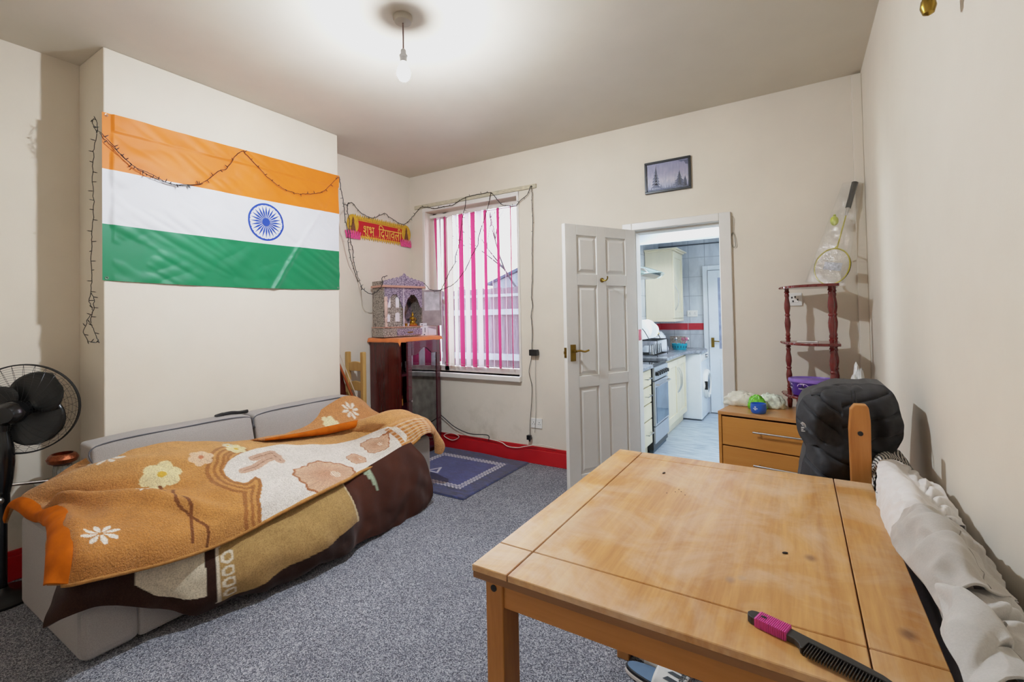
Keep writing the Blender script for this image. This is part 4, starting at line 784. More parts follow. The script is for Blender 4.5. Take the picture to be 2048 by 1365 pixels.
C = np.zeros((NS_,NT_,3)); k = np.clip((Sg-0)/6,0,1)[...,None]
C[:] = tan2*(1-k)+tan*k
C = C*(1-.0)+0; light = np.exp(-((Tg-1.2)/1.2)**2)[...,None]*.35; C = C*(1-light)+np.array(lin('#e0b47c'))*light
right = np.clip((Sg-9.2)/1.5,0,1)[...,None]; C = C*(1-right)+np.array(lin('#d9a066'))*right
wp_ = inpoly(Sg,Tg,WHITEPOLY); 
def dist_line(pts):
    d = np.full(Sg.shape, 9.)
    Q = [P_at(*q) for q in pts]
    for a, c in zip(Q, Q[1:]):
        ab = c-a; L2 = max(1e-9,(ab@ab)); t = np.clip(((P-a)@ab)/L2,0,1); d = np.minimum(d, np.linalg.norm(P-(a+t[...,None]*ab),axis=2))
    return d
C[wp_] = cream
dl = dist_line([tuple(x) for x in resample(SCALLOP,40)])
left = ~wp_ & (Sg < 9)
for lo, hi in ((.002,.018),(.032,.046),(.060,.078)): m_ = left & (dl>lo) & (dl<hi); C[m_] = C[m_]*.35+brn*.65
# checked bands at the far end
m_ = (Sg>9.6)&(Sg<12.2)&(Tg>2.6); band = ((Sg*2.6)%1<.42); C[m_&band] = np.array(lin('#c98242')); band2 = ((Tg*2.2)%1<.4); C[m_&band2&(Sg<11.6)] = C[m_&band2&(Sg<11.6)]*.5+np.array(lin('#f0dcc2'))*.5
def local(s,t):
    i = int(round(s/13*(NS_-1))); j = int(round(t/6*(NT_-1))); c = P[i,j]; n = Nn[i,j]; T1 = np.array([0,1.,0]); T1 -= n*(T1@n); T1 /= np.linalg.norm(T1); T2 = np.cross(n,T1)
    R_ = P-c; return R_@T1, R_@T2
for s,t,r,kind in FLOWERS:
    a_, b_ = local(s,t); rr_ = np.hypot(a_,b_); th = np.arctan2(b_,a_); edge = r*(.78+.22*np.abs(np.cos(th*3)))
    m_ = rr_ < edge; col = np.array(lin(['#f3e3b0','#eecbaa','#e8dfc0'][kind])); C[m_] = C[m_]*.08+col*.92
    m_ = m_ & (rr_ > edge*.3) & (np.abs(np.sin(th*3+.0)) < .12); C[m_] *= .86
    m_ = rr_ < r*.22; C[m_] = np.array(lin('#e3b53f' if kind != 1 else '#cf7f5a'))
for s,t,r in DAISY:
    a_, b_ = local(s,t); rr_ = np.hypot(a_,b_); th = np.arctan2(b_,a_); m_ = (rr_<r*np.abs(np.cos(th*4))**.7)&(rr_>r*.16)&(np.abs(np.cos(th*4))>.55); C[m_] = np.array(lin('#f1e7d8'))
for s,t,r in BIGF:
    a_, b_ = local(s,t); rr_ = np.hypot(a_,b_*1.15); th = np.arctan2(b_,a_); edge = r*(.90+.06*np.cos(th*5)+.03*np.cos(th*16)); m_ = (rr_<edge)&(Tg<6.1); k_ = (rr_/edge)[...,None]
    col = np.array(lin('#bf7f52'))*(1-k_)+np.array(lin('#d9ab86'))*k_; ve = (np.abs(np.sin(th*13+rr_*30))<.28)[...,None]; col = np.where(ve, col*.78, col); C[m_] = (C*.15+col*.85)[m_]
    m_ = (rr_<edge)&(rr_>edge*.93); C[m_] = np.array(lin('#a9683f'))
    m_ = (np.hypot(a_-r*.25,b_+r*.1)<r*.16)&(((a_*140).astype(int)%2)==0); C[m_] = np.array(lin('#f3e2cf'))
for l in STEMS:
    d = dist_line([tuple(x) for x in resample(l,30)]); C[d<.007] = np.array(lin('#7d4a22'))
for l in LEAVES:
    d = dist_line(l); m_ = d<.026; C[m_] = np.array(lin('#cfa88e')); C[d<.0022] = np.array(lin('#8f6248'))
C = np.clip(C*(1+.10*np.array([[noise.noise(Vector((i*.05,j*.05,0))) for j in range(NT_)] for i in range(NS_)])[...,None]),0,1)
M_mink = vcol('printed_mink_fleece', .88, .9, .15, 130, .008, .2)
bk = thing('blanket', 'thick orange brown floral mink blanket with white panel spread over the sofa', 'blanket', (-2.6,1.6,.42))
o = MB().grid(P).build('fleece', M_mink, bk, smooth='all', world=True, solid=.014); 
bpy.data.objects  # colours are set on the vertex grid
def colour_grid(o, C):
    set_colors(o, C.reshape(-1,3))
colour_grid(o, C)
# pillow-like hump at the back with the same fleece
PH = drape(HUMP, 90, 50, .012, 6, 4); o2 = MB().grid(PH).build('folded_corner', M_mink, bk, smooth='all', world=True, solid=.012)
CH = np.zeros((90,50,3)); CH[:] = np.array(lin('#cc8e58'))
def daisy_h(i,j,r,col,ctr=None):
    c = PH[i,j]; a_ = PH[...,1]-c[1]; b_ = PH[...,2]-c[2]; rr_ = np.hypot(a_,b_); th = np.arctan2(b_,a_)
    if ctr is None: m_ = (rr_<r*np.abs(np.cos(th*4))**.7)&(rr_>r*.16)&(np.abs(np.cos(th*4))>.5)
    else: m_ = rr_<r*(.8+.2*np.abs(np.cos(th*3)))
    CH[m_] = np.array(lin(col))
daisy_h(52,22,.06,'#f1e7d8'); daisy_h(34,36,.055,'#f0e0b4',1)
set_colors(o2, CH.reshape(-1,3))
M_trim = pm('orange_velour_trim', '#b45a06', .75, var=.2, scale=14, sheen=0, spec=.12, bmp=.35, bscale=22)
# wide orange border: near edge strip and the tucked edge at the back
PT = net([c for c in BLANKET[:2]], 26, 120)
for i in range(26):
    for j in range(120):
        a = math.sin(PI*i/25); q = Vector(PT[i,j]); PT[i,j] = PT[i,j]+np.array((.3,-.75,.5))*.024*a*(1+.35*noise.noise(q*16))+np.array((0,0,.008*noise.noise(q*11)))
tag(MB().grid(PT).build('border', M_trim, bk, smooth='all', world=True, solid=.012), 'wide orange velour border')
tag(MB().tube(spline([h_[-1] for h_ in HUMP[:6]],8), [.006+.020*min(1,i/16) for i in range(41)], 12).build('border', M_trim, bk, smooth='all', world=True), 'orange velour border rolled at the back')
row = P[30:430,-1]; tag(MB().tube([tuple(q) for q in row[::6]], .009, 8).build('hem', pm('tan_fleece_hem','#b07a3c',.9,var=.2,scale=40,bmp=.6,bscale=150), bk, smooth='all', world=True), 'thick tan hem')

# second, dark brown blanket hanging in front of the sofa
NU, NV = 260, 90
PU = drape(UNDER, NU, NV, .02, 6, 9, lambda s,t: .25+t)
Su, Tu = np.meshgrid(np.linspace(0,12,NU), np.linspace(0,4,NV), indexing='ij')
CU = np.zeros((NU,NV,3)); CU[:] = np.array(lin('#2c120a')); 
m_ = Su>8.3; CU[m_] = np.array(lin('#451e12'))
k_ = np.clip(np.sin(Su*5)*.5+.5,0,1)[...,None]; CU[m_] = (CU*(1-.15*k_)+np.array(lin('#7a4026'))*.15*k_)[m_]
tp = inpoly(Su,Tu,[(4.55,-.2),(8.25,-.2),(8.75,2.2),(7.3,2.2),(6.0,2.6),(5.1,3.3),(4.5,3.4)]); CU[tp] = np.array(lin('#b4905a'))
cp = inpoly(Su,Tu,[(2.35,-.2),(4.1,-.2),(4.15,2.6),(3.5,2.75),(2.75,2.6),(2.4,1.6)]); CU[cp] = np.array(lin('#ded0b6'))
e_ = inpoly(Su,Tu,[(4.45,-.2),(4.55,-.2),(4.5,3.4),(4.4,3.4)]); CU[e_] = np.array(lin('#e3d6bf')); e_ = inpoly(Su,Tu,[(8.25,-.2),(8.35,-.2),(8.85,2.2),(8.7,2.25)]); CU[e_] = np.array(lin('#cdb791'))
for kk in range(4):
    c_s, c_t = 4.75, .95+kk*.62; rr_ = np.hypot((Su-c_s)*1.0,(Tu-c_t)*.75); m_ = (rr_<.2)&(rr_>.11)&(Su<c_s+.12); CU[m_] = np.array(lin('#e9dcc4'))
m_ = (np.abs(Su-9.45-.08*Tu)<.10*np.clip(1-Tu/1.4,0,1)); CU[m_] = np.array(lin('#a9b79c'))
ub = MB().grid(PU).build('blanket', vcol('printed_brown_fleece', .85, .4, .12, 300, .004, .25), world=True, loc=(-2.25,1.6,.0), smooth='all', solid=.016)
tag(ub, 'dark brown blanket with cream and tan panels hanging down the sofa front to the carpet', 'blanket'); set_colors(ub, CU.reshape(-1,3))
# ------------------------------------------------------------------ pedestal fan
fn = thing('pedestal_fan', 'black pedestal fan seen from behind at the near end of the sofa', 'fan', (-3.222, .612, 0))
M_bk2 = pm('glossy_black_plastic', '#0d0d0e', .18, var=.1)
b = MB(); b.lathe([(.001,.0),(.135,.0),(.138,.012),(.12,.024),(.04,.032),(.022,.05),(.02,.06)], n=36, cap=False); b.build('base', M_black, fn, smooth=True)
b = MB(); b.cone((0,0,.04),(0,0,.50),.0165,.0165,20); b.cone((0,0,.44),(0,0,.49),.025,.025,18); b.build('pole', M_bk2, fn, smooth=True)
b = MB(); b.lathe([(.018,.47),(.027,.50),(.036,.56),(.042,.64),(.040,.70),(.030,.76),(.022,.80)], n=24, sy=1.0); b.build('column_housing', M_bk2, fn, smooth=True)
b = MB(); b.ball((.045,-.02,.475),.017,8); b.ball((.03,-.03,.60),.006,6); b.build('adjusting_knob', M_steel, fn, smooth=True)
b = MB(); Mo = Matrix.Rotation(math.radians(-55),4,'Z'); b.box(-.015,.015,-.043,-.039,.545,.575,Mo); tag(b.build('sticker', M_plastic, fn), 'white rating sticker')
ax = Vector((-.80,.58,.02)).normalized(); hub = Vector((-.008,.073,.882)); Q = Vector((0,0,1)).rotation_difference(ax).to_matrix().to_4x4()
Mh = Matrix.Translation(hub) @ Q
b = MB(); b.lathe([(.001,-.17),(.035,-.165),(.052,-.14),(.056,-.09),(.05,-.07),(.04,-.066),(.04,-.03),(.03,-.02),(.001,-.02)], n=28, M=Mh); b.build('motor_housing', M_bk2, fn, smooth=True)
b = MB(); b.cone((0,0,.79),(0,0,.84),.03,.034,16); b.build('tilt_joint', M_bk2, fn, smooth=True)
b = MB(); b.lathe([(.001,-.02),(.035,-.02),(.038,.03),(.001,.045)], n=24, M=Mh); b.build('hub', M_bk2, fn, smooth=True)
M_blade = pm('smoky_dark_blade', '#1b1c1b', .3, var=.1)
for k in range(3):
    b = MB(); a0 = math.radians(72+120*k+34); n = 18; P_ = []
    for i in range(n):
        u = i/(n-1); r = .03+.158*u; w0 = .035+.25*math.sin(PI*min(1,u*.97)**.8)**.8*(.35+.65*u) if u < .97 else .03
        rowp = []
        for j in range(9):
            v_ = j/8-.5; aa = v_*w0*1.35/max(r,.05)+.25*u; rowp.append(Mh @ Matrix.Rotation(a0,4,'Z') @ Vector((r*math.cos(aa), r*math.sin(aa), .012-.045*v_)))
        P_.append(rowp)
    b.grid(P_); b.build('blade', M_blade, fn, smooth='all', solid=.002)
b = MB(); RG = .215
for z in (-.012,.0): b.tube([Mh @ Vector((RG*math.cos(a),RG*math.sin(a),z)) for a in np.linspace(0,2*PI,65)[:-1]], .0035, 6, closed=True)
for k in range(30):
    a = 2*PI*k/30
    for sg, zz in ((1,-.07),(-1,.06)):
        b.tube([Mh @ Vector((rr_*math.cos(a+sg*.5*(1-rr_/RG)),rr_*math.sin(a+sg*.5*(1-rr_/RG)),zz*(1-(rr_/RG)**3))) for rr_ in np.linspace(.05,RG,7)], .0008, 3)
for rr_ in np.linspace(.05,RG-.012,15):
    for zz in (-.07,): b.tube([Mh @ Vector((rr_*math.cos(a),rr_*math.sin(a),zz*(1-(rr_/RG)**3))) for a in np.linspace(0,2*PI,40)[:-1]], .0007, 3, closed=True)
b.build('guard', M_black, fn)
b = MB(); b.tube(spline([(.02,-.04,.83),(.03,-.05,.79),(.028,-.045,.75)],6),.0025,6); b.build('lead', M_wire, fn)

# things in the alcove behind the sofa arm
sd = thing('side_table', 'small round grey topped table with chrome rail behind the sofa arm', 'table', (-3.262, .83, 0))
b = MB(); b.lathe([(.001,.475),(.10,.475),(.105,.483),(.10,.49),(.001,.49)], n=30); b.build('tabletop', pm('grey_table_top','#8b8578',.5), sd, smooth=True)
b = MB(); b.cone((0,0,0),(0,0,.455),.012,.012,12); b.lathe([(.001,0),(.09,0),(.09,.01),(.001,.014)], n=24); b.build('pedestal', M_chrome, sd, smooth=True)
b = MB(); b.tube([(.03,-.30,.545),(.06,.0,.50)], .008, 10); b.build('rail', M_chrome, sd, smooth=True)
b = MB(); n = 32; A = []
prof = [(.030,0),(.035,.006),(.036,.05),(.034,.075)]
rings = []
for r_, z_ in prof: rings.append([b.bm.verts.new(((r_+.002*math.cos(i*PI))*math.cos(2*PI*i/n),(r_+.002*math.cos(i*PI))*math.sin(2*PI*i/n),z_)) for i in range(n)])
for A_, B_ in zip(rings, rings[1:]):
    for i in range(n): b._f([A_[i],A_[(i+1)%n],B_[(i+1)%n],B_[i]])
b._f(rings[0][::-1]); b._f(rings[-1])
o = b.build('ribbed_glass', pm('ribbed_clear_glass','#d8dad6',.08,var=.05,trans=.75), loc=(-3.25,.829,.492)); tag(o, 'ribbed clear glass tumbler holding up the copper bowl', 'glass')
o = MB().lathe([(.001,0),(.035,.0),(.058,.014),(.064,.032),(.054,.05),(.045,.056),(.041,.056),(.05,.046),(.056,.032),(.04,.01),(.001,.008)], n=36).build('bowl', pm('hammered_copper','#8d4a2b',.3,.75,var=.35,scale=60,bmp=.5,bscale=120), loc=(-3.25,.829,.569), smooth=True)
tag(o, 'round hammered copper bowl with incurved rim behind the sofa arm', 'bowl')
wb = thing('wire_basket', 'white mesh basket in the alcove beyond the fan', 'basket', (-3.33, .47, 0))
b = MB(); n = 40
for z in np.linspace(.18,.52,24): b.tube([(.085*math.cos(a),.085*math.sin(a),z) for a in np.linspace(0,2*PI,n+1)[:-1]],.0013,4,closed=True)
for a in np.linspace(0,2*PI,n+1)[:-1]: b.tube([(.085*math.cos(a),.085*math.sin(a),.18),(.085*math.cos(a),.085*math.sin(a),.52)],.0013,4)
b.build('mesh', M_plastic, wb)
b = MB(); 
for a in (0,2.1,4.2): b.cone((.08*math.cos(a),.08*math.sin(a),0),(.08*math.cos(a),.08*math.sin(a),.18),.006,.006,6)
b.build('leg', M_plastic, wb)

# ------------------------------------------------------------------ navy rug
rx0, rx1, ry0, ry1 = -3.02, -2.035, 2.60, 3.535
def rugmat():
    m, nt, bb = newmat('navy_rug_pile'); a = nt.nodes.new('ShaderNodeVertexColor'); a.layer_name = 'Col'
    f = noise_tex(nt, coords(nt,(1,2.6,1)), 9, 5, .7, 1.5)
    c = mixc(nt, ramp(nt, f, [(.42,(0,0,0)),(.75,(.5,.5,.5))]), a.outputs['Color'], lin('#4a62b8')); nt.links.new(c, bb.inputs['Base Color']); bb.inputs['Roughness'].default_value = .85; bb.inputs['Sheen Weight'].default_value = .4
    bump(nt, bb, noise_tex(nt, coords(nt), 320, 2), .6, .006); return m
nx, ny = 330, 310; P = np.zeros((nx,ny,3)); C = np.zeros((nx,ny,3)); C[:] = np.array(lin('#101d66'))
xs_, ys_ = np.linspace(rx0,rx1,nx), np.linspace(ry0,ry1,ny); Xg, Yg = np.meshgrid(xs_, ys_, indexing='ij')
P[...,0] = Xg; P[...,1] = Yg
for i in range(nx):
    for j in range(ny): P[i,j,2] = .012+.002*noise.noise(Vector((xs_[i]*6,ys_[j]*6,0)))
e = np.minimum(np.minimum(Xg-rx0,rx1-Xg),np.minimum(Yg-ry0,ry1-Yg)); P[...,2] -= .009*np.clip(1-e/.01,0,1)
P[...,2] += .012*np.clip((Yg-3.42)/.1,0,1)*np.clip((-2.25-Xg)/.3,0,1)
band = (e>.135)&(e<.20); C[band] = np.array(lin('#cfcacc'))
key = band&(((((Xg+Yg)*55).astype(int)%2)==0)&((((e-.135)*75).astype(int)%2)==0) | (((((Xg-Yg)*80).astype(int))%3)==0)&(e>.15)&(e<.185)); C[key] = np.array(lin('#4a4c66'))
outer = e<.135; C[outer] = np.array(lin('#0e1740')); tri = (np.abs(Xg+2.62)<(.06-(Yg-2.95)*.5))&(Yg>2.93)&(Yg<3.06)&~((np.abs(Xg+2.62)<(.06-(Yg-2.95)*.5)-.022)&(Yg>2.95)); C[tri] = np.array(lin('#c9c6cc'))
rg = MB().grid(P).build('rug', rugmat(), world=True, loc=((rx0+rx1)/2,(ry0+ry1)/2,0), smooth='all'); set_colors(rg, C.reshape(-1,3)); tag(rg, 'navy blue rug with grey Greek key border between the sofa and red skirting', 'rug')

# ------------------------------------------------------------------ pine dining table
M_top = wood('worn_glare_pine_top', '#ab7238', '#d6a565', 'y', .35, knots=True, spots=((.230,-.105,.014,'#6e4526'),(.362,-.309,.016,'#5c3a22'),(.09,-.28,.012,'#9a7a62'),(.11,-.262,.010,'#a5805c'),(-.304,-.218,.035,'#bf8a4c'),(-.237,-.213,.03,'#b98446'))); M_topx = wood('worn_glare_pine_crossboard', '#b58355', '#d0a577', 'y', .35, knots=True)
M_pine = wood('honey_pine', '#a86a2c', '#c48542', 'x', .4); M_pinez = wood('honey_pine_upright', '#a3672c', '#c58845', 'z', .4); M_pined = wood('dark_end_grain', '#7a5130', '#96683e', 'x', .5)
tb = thing('dining_table', 'worn square pine dining table with dark grooved top in the foreground', 'table', (-.222, 1.31, 0))
TX0, TX1, TY0, TY1 = -.621, .178, .820, 1.806; gx0, gx1, gy0, gy1 = -.531, .080, .932, 1.738; g = .0013
b = MB()
for x0, x1 in ((TX0,gx0-g),(gx0+g,gx1-g),(gx1+g,TX1)):
    for y0, y1 in ((TY0,gy0-g),(gy0+g,gy1-g),(gy1+g,TY1)): b.box(x0,x1,y0,y1,.736,.750)
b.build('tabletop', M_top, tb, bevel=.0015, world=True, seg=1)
b = MB(); b.box(TX0+.002,TX1-.002,TY0+.002,TY1-.002,.722,.7375); tag(b.build('under_board', M_pined, tb, world=True), 'dark brown lower layer of the tabletop')
b = MB(); b.box(-.572,.13,.868,.886,.645,.722); b.box(-.572,.13,1.74,1.758,.645,.722); b.box(-.59,-.572,.90,1.73,.645,.722); b.box(.125,.143,.90,1.73,.645,.722); b.build('apron', M_pine, tb, bevel=.001, world=True)
for x0 in (-.615,.128):
    for y0 in (.862,1.70):
        b = MB(); b.box(x0,x0+.045,y0,y0+.068,0,.722); lg = b.build('leg', M_pinez, tb, bevel=.003, world=True)
        yy = y0-.001 if y0 < 1 else y0+.069
        b = MB(); b.cone((x0+.022,y0-.0015,.685),(x0+.022,y0+.002,.685),.0075,.0075,14); bo_ = b.build('bolt', M_black, lg, world=False, smooth=True); bo_.data.transform(Matrix.Translation(-Vector(tb.location)))
# crumbs and scraps
M_crumb = pm('burnt_crumb', '#2b2018', .8)
rt = random.Random(11)
for i, (x, y, lab) in enumerate(((-.40,1.60,'largest dark brown scrap lying near the far left of the tabletop'),(-.33,1.45,'small dark crumbs in the middle of the tabletop'),(-.315,1.46,None),(-.35,1.43,None),(-.325,1.475,None),(-.30,1.44,None),(-.04,1.20,'lone dark crumb in the right part of the tabletop'))):
    s = .006 if i in (0,6) else .0022
    b = MB(); b.ball((0,0,s*.28), s, 6, sx=1.5 if i == 0 else 1.1, sy=.6, sz=.3); o = b.build('crumb', M_crumb, loc=(x,y,.7501), rotz=rt.uniform(0,3)); 
    tag(o, lab or 'small dark crumbs in the middle of the tabletop', 'crumb', 'crumbs in the middle of the tabletop' if 1 <= i <= 5 else None)

# comb
cm = thing('comb', 'black wide tooth comb with ribbed pink handle lying at the table front edge', 'comb', (-.090, .915, .7505), math.atan2(-.066,.198))
M_comb = pm('matte_dark_plastic', '#2a2826', .4, var=.1)
b = MB(); b.prism([(0,0),(.003,.008),(.010,.0115),(.018,.0125),(.018,-.0125),(.010,-.0115),(.003,-.008)], 0, .013, 'z')
b.prism([(.064,.011),(.09,.0085),(.15,.0055),(.19,.000),(.208,-.008),(.214,-.02),(.213,-.032),(.207,-.032),(.205,-.018),(.198,-.012),(.096,-.004),(.094,-.027),(.0915,-.028),(.086,-.018),(.078,-.013),(.064,-.012)], .001, .011, 'z')
b.build('body', M_comb, cm, bevel=.0025)
b = MB()
for i in range(28): x = .098+.1065*i/27; yb0 = -.0045-.008*max(0,(i-4)/23); b.box(x-.0006,x+.0006,-.034,yb0+.001,.004,.009)
b.build('teeth', M_comb, cm)
b = MB(); pts = []; b.prism([(.016,.013),(.066,.0115),(.066,-.0125),(.016,-.0135)], -.0, .014, 'z')
for i in range(17): x = .019+.0028*i; b.box(x-.0008,x+.0008,-.0145,.0135,.0,.0152)
gr = b.build('grip', pm('bright_pink_rubber','#d04a9c',.45,var=.08), cm, bevel=.0006); tag(gr, 'ribbed pink grip')
b = MB(); b.lathe([(.001,.0154),(.0035,.0156),(.001,.0158)], (.027,0,0), n=14, sx=1.4, sy=.8); b.build('hanging_hole', M_black, gr)

# ------------------------------------------------------------------ slide sandals under the table
def slider(label, loc, rz, tilt=0):
    t = thing('slide_sandal', label, 'sandal', loc, rz, 'pair of slide sandals'); t.rotation_euler = (tilt,0,rz)
    L_, out = .27, []
    for i in range(40):
        a = 2*PI*i/40; c_, s_ = math.cos(a), math.sin(a); wd = .040+.010*(1-c_)/2*-1+.010*(c_>0)*c_; out.append((L_/2+L_/2*(abs(c_)**.85)*math.copysign(1,c_), (wd+.004)*(abs(s_)**.8)*math.copysign(1,s_)))
    b = MB(); b.prism(out, 0, .014, 'z'); tag(b.build('outsole', pm('off_white_foam','#d6cec8',.6), t, bevel=.003), 'off white outsole')
    b = MB(); b.prism([(L_/2+(x-L_/2)*.975,y*.97) for x,y in out], .014, .027, 'z'); b.build('midsole', pm('black_foam','#17181b',.5), t, bevel=.003)
    b = MB(); P_ = []
    for k_ in range(9):
        f_ = .93*(1-k_/8)+.001; P_.append([(L_/2+(x-L_/2)*f_, y*f_, .0275+.0035*f_**6-.0 ) for x,y in out+[out[0]]])
    b.grid(P_); tag(b.build('footbed', pm('blue_grey_footbed','#5c7896',.6,var=.2), t, smooth='all'), 'blue grey footbed')
    b = MB(); P_ = []
    for i in range(12):
        x = .115+.10*i/11; row = []
        for j in range(17):
            a = PI*j/16; row.append((x+.006*math.sin(a), -.053*math.cos(a)*(1 if i<9 else .98), .016+.052*math.sin(a)**.8*(1-.035*i/2)))
        P_.append(row)
    st2 = b.grid(P_).build('strap', pm('off_white_strap','#dcdad6',.5), t, smooth='all', solid=.004)
    def sp(u, v, off=.0035):  # u along x 0..1, v 0..1 across the strap arc
        a = PI*v; i = u*11; x = .115+.10*u; return Vector((x+.006*math.sin(a), -(.053+off)*math.cos(a), .016+(.052*(1-.035*i/2))*math.sin(a)**.8+off*math.sin(a)))
    b = MB()
    for k_ in range(3):
        v0 = .30+k_*.16; 
        Pq = [[sp(u+(vv-.0)*.12, v0+vv*.085) for vv in np.linspace(0,1,4)] for u in np.linspace(.30+.06*k_,.74,8)]
        b.grid(Pq)
    tag(b.build('stripes', pm('dark_stripe_print','#1f2a33',.5), st2), 'three dark slanted stripes')
    tx_ = add_text('adidas', .034, pm('dark_letter_print','#20262d',.5), 'lettering')
    for v in tx_.data.vertices: v.co = sp(.86+v.co.y*8.5-.0, .5+v.co.x*4.2, .004+v.co.z*.4)
    tx_.parent = st2
    return t
slider('slide sandal lying flat nearest the camera under the dining table', (-.566, 1.655, .003), math.radians(-8))
slider('slide sandal tilted on its side behind its partner under the dining table', (-.610, 1.782, .012), math.radians(-14), math.radians(16))

# ------------------------------------------------------------------ chair with the black jacket
cc = thing('wooden_chair', 'honey pine chair with the black padded jacket hung over its back', 'chair', (.155, 2.06, 0))
b = MB(); P_ = [(-.023,0),(.023,0),(.025,.45),(.030,.93),(.026,.975),(.020,.982),(-.010,.982),(-.022,.965),(-.027,.90),(-.024,.45)]
b.prism(P_, -.212, -.17); pst = b.build('post', M_pinez, cc, bevel=.003)
b = MB(); b.cone((.002,-.214,.892),(.002,-.21,.892),.0075,.0075,14); b.build('bolt', M_black, pst, smooth=True)
b = MB(); b.prism(P_, .17, .212); b.build('post', M_pinez, cc, bevel=.003)
for z in (.86,.70,.56):
    b = MB(); b.box(-.012,.012,-.17,.17,z,z+.07); b.build('back_rail', M_pinez, cc, bevel=.003)
b = MB(); b.box(-.40,-.02,-.21,.21,.43,.455); b.build('seat', M_pine, cc, bevel=.004)
for y in (-.21,.168):
    b = MB(); b.box(-.39,-.348,y,y+.042,0,.43); b.build('leg', M_pinez, cc, bevel=.003)

def quilt(name, c, c2):
    m, nt, bb = newmat(name); f = noise_tex(nt, coords(nt), 40, 4, .6); nt.links.new(ramp(nt, f, [(.3,lin(c)),(.7,lin(c2))]), bb.inputs['Base Color']); bb.inputs['Roughness'].default_value = .68; bb.inputs['Sheen Weight'].default_value = .1
    bump(nt, bb, noise_tex(nt, coords(nt,(1,1,2.5)), 45, 3, .5), .18, .004); return m
M_jack = quilt('black_padded_nylon', '#131317', '#222227')
jk = thing('jacket', 'black quilted padded jacket draped over the chair back beside the wall', 'jacket', (.15, 2.05, .70))
A = np.array(JACKET)            # rows top->bottom, cols left->right
NJ, MJ = 150, 130; PJ = net(JACKET, NJ, MJ); Nj = normals(PJ)
if Nj[75,65,1] > 0: Nj = -Nj
for i in range(NJ):
    for j in range(MJ):
        s, t = i/(NJ-1), j/(MJ-1); x, z = PJ[i,j,0], PJ[i,j,2]
        if s < .55: q = math.sin((z*40+ (x-.1)*(34 if x < .12 else -14))); d = (1-abs(q))**4
        else: d = (1-abs(math.sin(z*42+(x)*22)))**4
        top = max(0, 1-s/.12); ef = min(1, t/.07, (1-t)/.07); d *= (1-top)*ef
        PJ[i,j] += Nj[i,j]*(-.013*d + .007*noise.noise(Vector((x*9,z*9,1)))+.002*noise.noise(Vector((x*50,z*40,3))))
        # deep shaded hollow beside the chair post
        h_ = math.exp(-(((x-.09)/.05)**2+((z-.86)/.06)**2)); PJ[i,j,1] += .05*h_; h2 = math.exp(-(((x-.22)/.03)**2+((z-.86)/.08)**2)); PJ[i,j,1] += .05*h2
BJ = PJ.copy(); BJ[...,1] = 2.30-(BJ[...,1]-2.0)*.3
b = MB(); b.grid(PJ); b.grid(BJ[::3, ::3])
F_, B2 = PJ, BJ
for rowf, rowb in ((PJ[0],BJ[0]),(PJ[:,0],BJ[:,0]),(PJ[:,-1],BJ[:,-1])):
    G_ = np.array([rowf+(rowb-rowf)*k_+np.array((0,0,0))+ (np.array((0,0,.03)) if rowf is PJ[0] else 0)*math.sin(PI*k_) for k_ in np.linspace(0,1,10)]); b.grid(G_)
b.build('body', M_jack, jk, smooth='all', world=True)
b = MB(); HH = []
for i in range(40):
    u = i/39; x = .03+.215*u; row = []
    for j in range(20):
        a = PI*j/19; row.append((x, 2.11-.085*math.cos(a)*(1-.25*abs(2*u-1)), .995+ (.03+.012*noise.noise(Vector((u*7,a*2,0))))*math.sin(a)*(1-abs(2*u-1)**4)-.02))
    HH.append(row)
b.grid(HH); b.build('collar', M_jack, jk, smooth='all', world=True, solid=.004)
b = MB()
for x0 in (.148,.158): b.tube([(x0+.006*t,2.005-.03*math.sin(t*3),1.005-.10*t) for t in np.linspace(0,1,14)], .0016, 6)
b.build('zip', M_black, jk, world=True)
b = MB()
for k_ in range(3):
    Pq = [[(-.006+.016*math.cos(a)*rr_*.8+.002*k_, 2.005-.0-.012, .868-.013*k_*.2+.020*math.sin(a)*rr_) for rr_ in (.45+.24*k_,.58+.24*k_)] for a in np.linspace(.1,1.5,8)]
    b.grid(Pq)
for k_, ww in enumerate((.010,.007,.012)): b.box(-.004,-.004+ww,1.99,1.993,.862-.006*k_,.8645-.006*k_)
lg_ = b.build('logo', pm('white_print','#e8e8e8',.5), jk, world=True); tag(lg_, 'small white printed logo')

# ------------------------------------------------------------------ clothes on the rack by the wall
rk = thing('drying_rack', 'thin metal rail stand hidden under the clothes along the right wall', 'rack', (.27, 1.35, 0))
b = MB()
for x in (.235,.31): b.tube([(x,.62,.715),(x,2.06,.715)],.006,8)
for y in (.62,1.35,2.06): b.tube([(.235,y,.715),(.31,y,.715)],.005,8)
b.build('rail', M_steel, rk, world=True)
for y in (.62,2.06):
    for x in (.235,.31):
        b = MB(); b.tube([(x,y,0),(x,y,.715)],.006,8); b.build('leg', M_steel, rk, world=True)
def knit(name, c, stripes=False, var=.12):
    m, nt, bb = newmat(name); v = coords(nt); f = noise_tex(nt, v, 300, 3, .7); g_ = noise_tex(nt, v, 18, 4, .6)
    c_ = mixc(nt, .5, ramp(nt, f, [(.3, tuple(x*(1-var*1.5) for x in lin(c))), (.7, lin(c))]), ramp(nt, g_, [(.3, tuple(x*(1-var) for x in lin(c))), (.7, tuple(min(1,x*1.08) for x in lin(c)))]))
    if stripes:
        a = nt.nodes.new('ShaderNodeVertexColor'); a.layer_name = 'Col'; c_ = mixc(nt, 1.0, c_, a.outputs['Color'], 'MULTIPLY')
    nt.links.new(c_, bb.inputs['Base Color']); bb.inputs['Roughness'].default_value = .9; bb.inputs['Sheen Weight'].default_value = .25; bump(nt, bb, f, .25, .003); return m
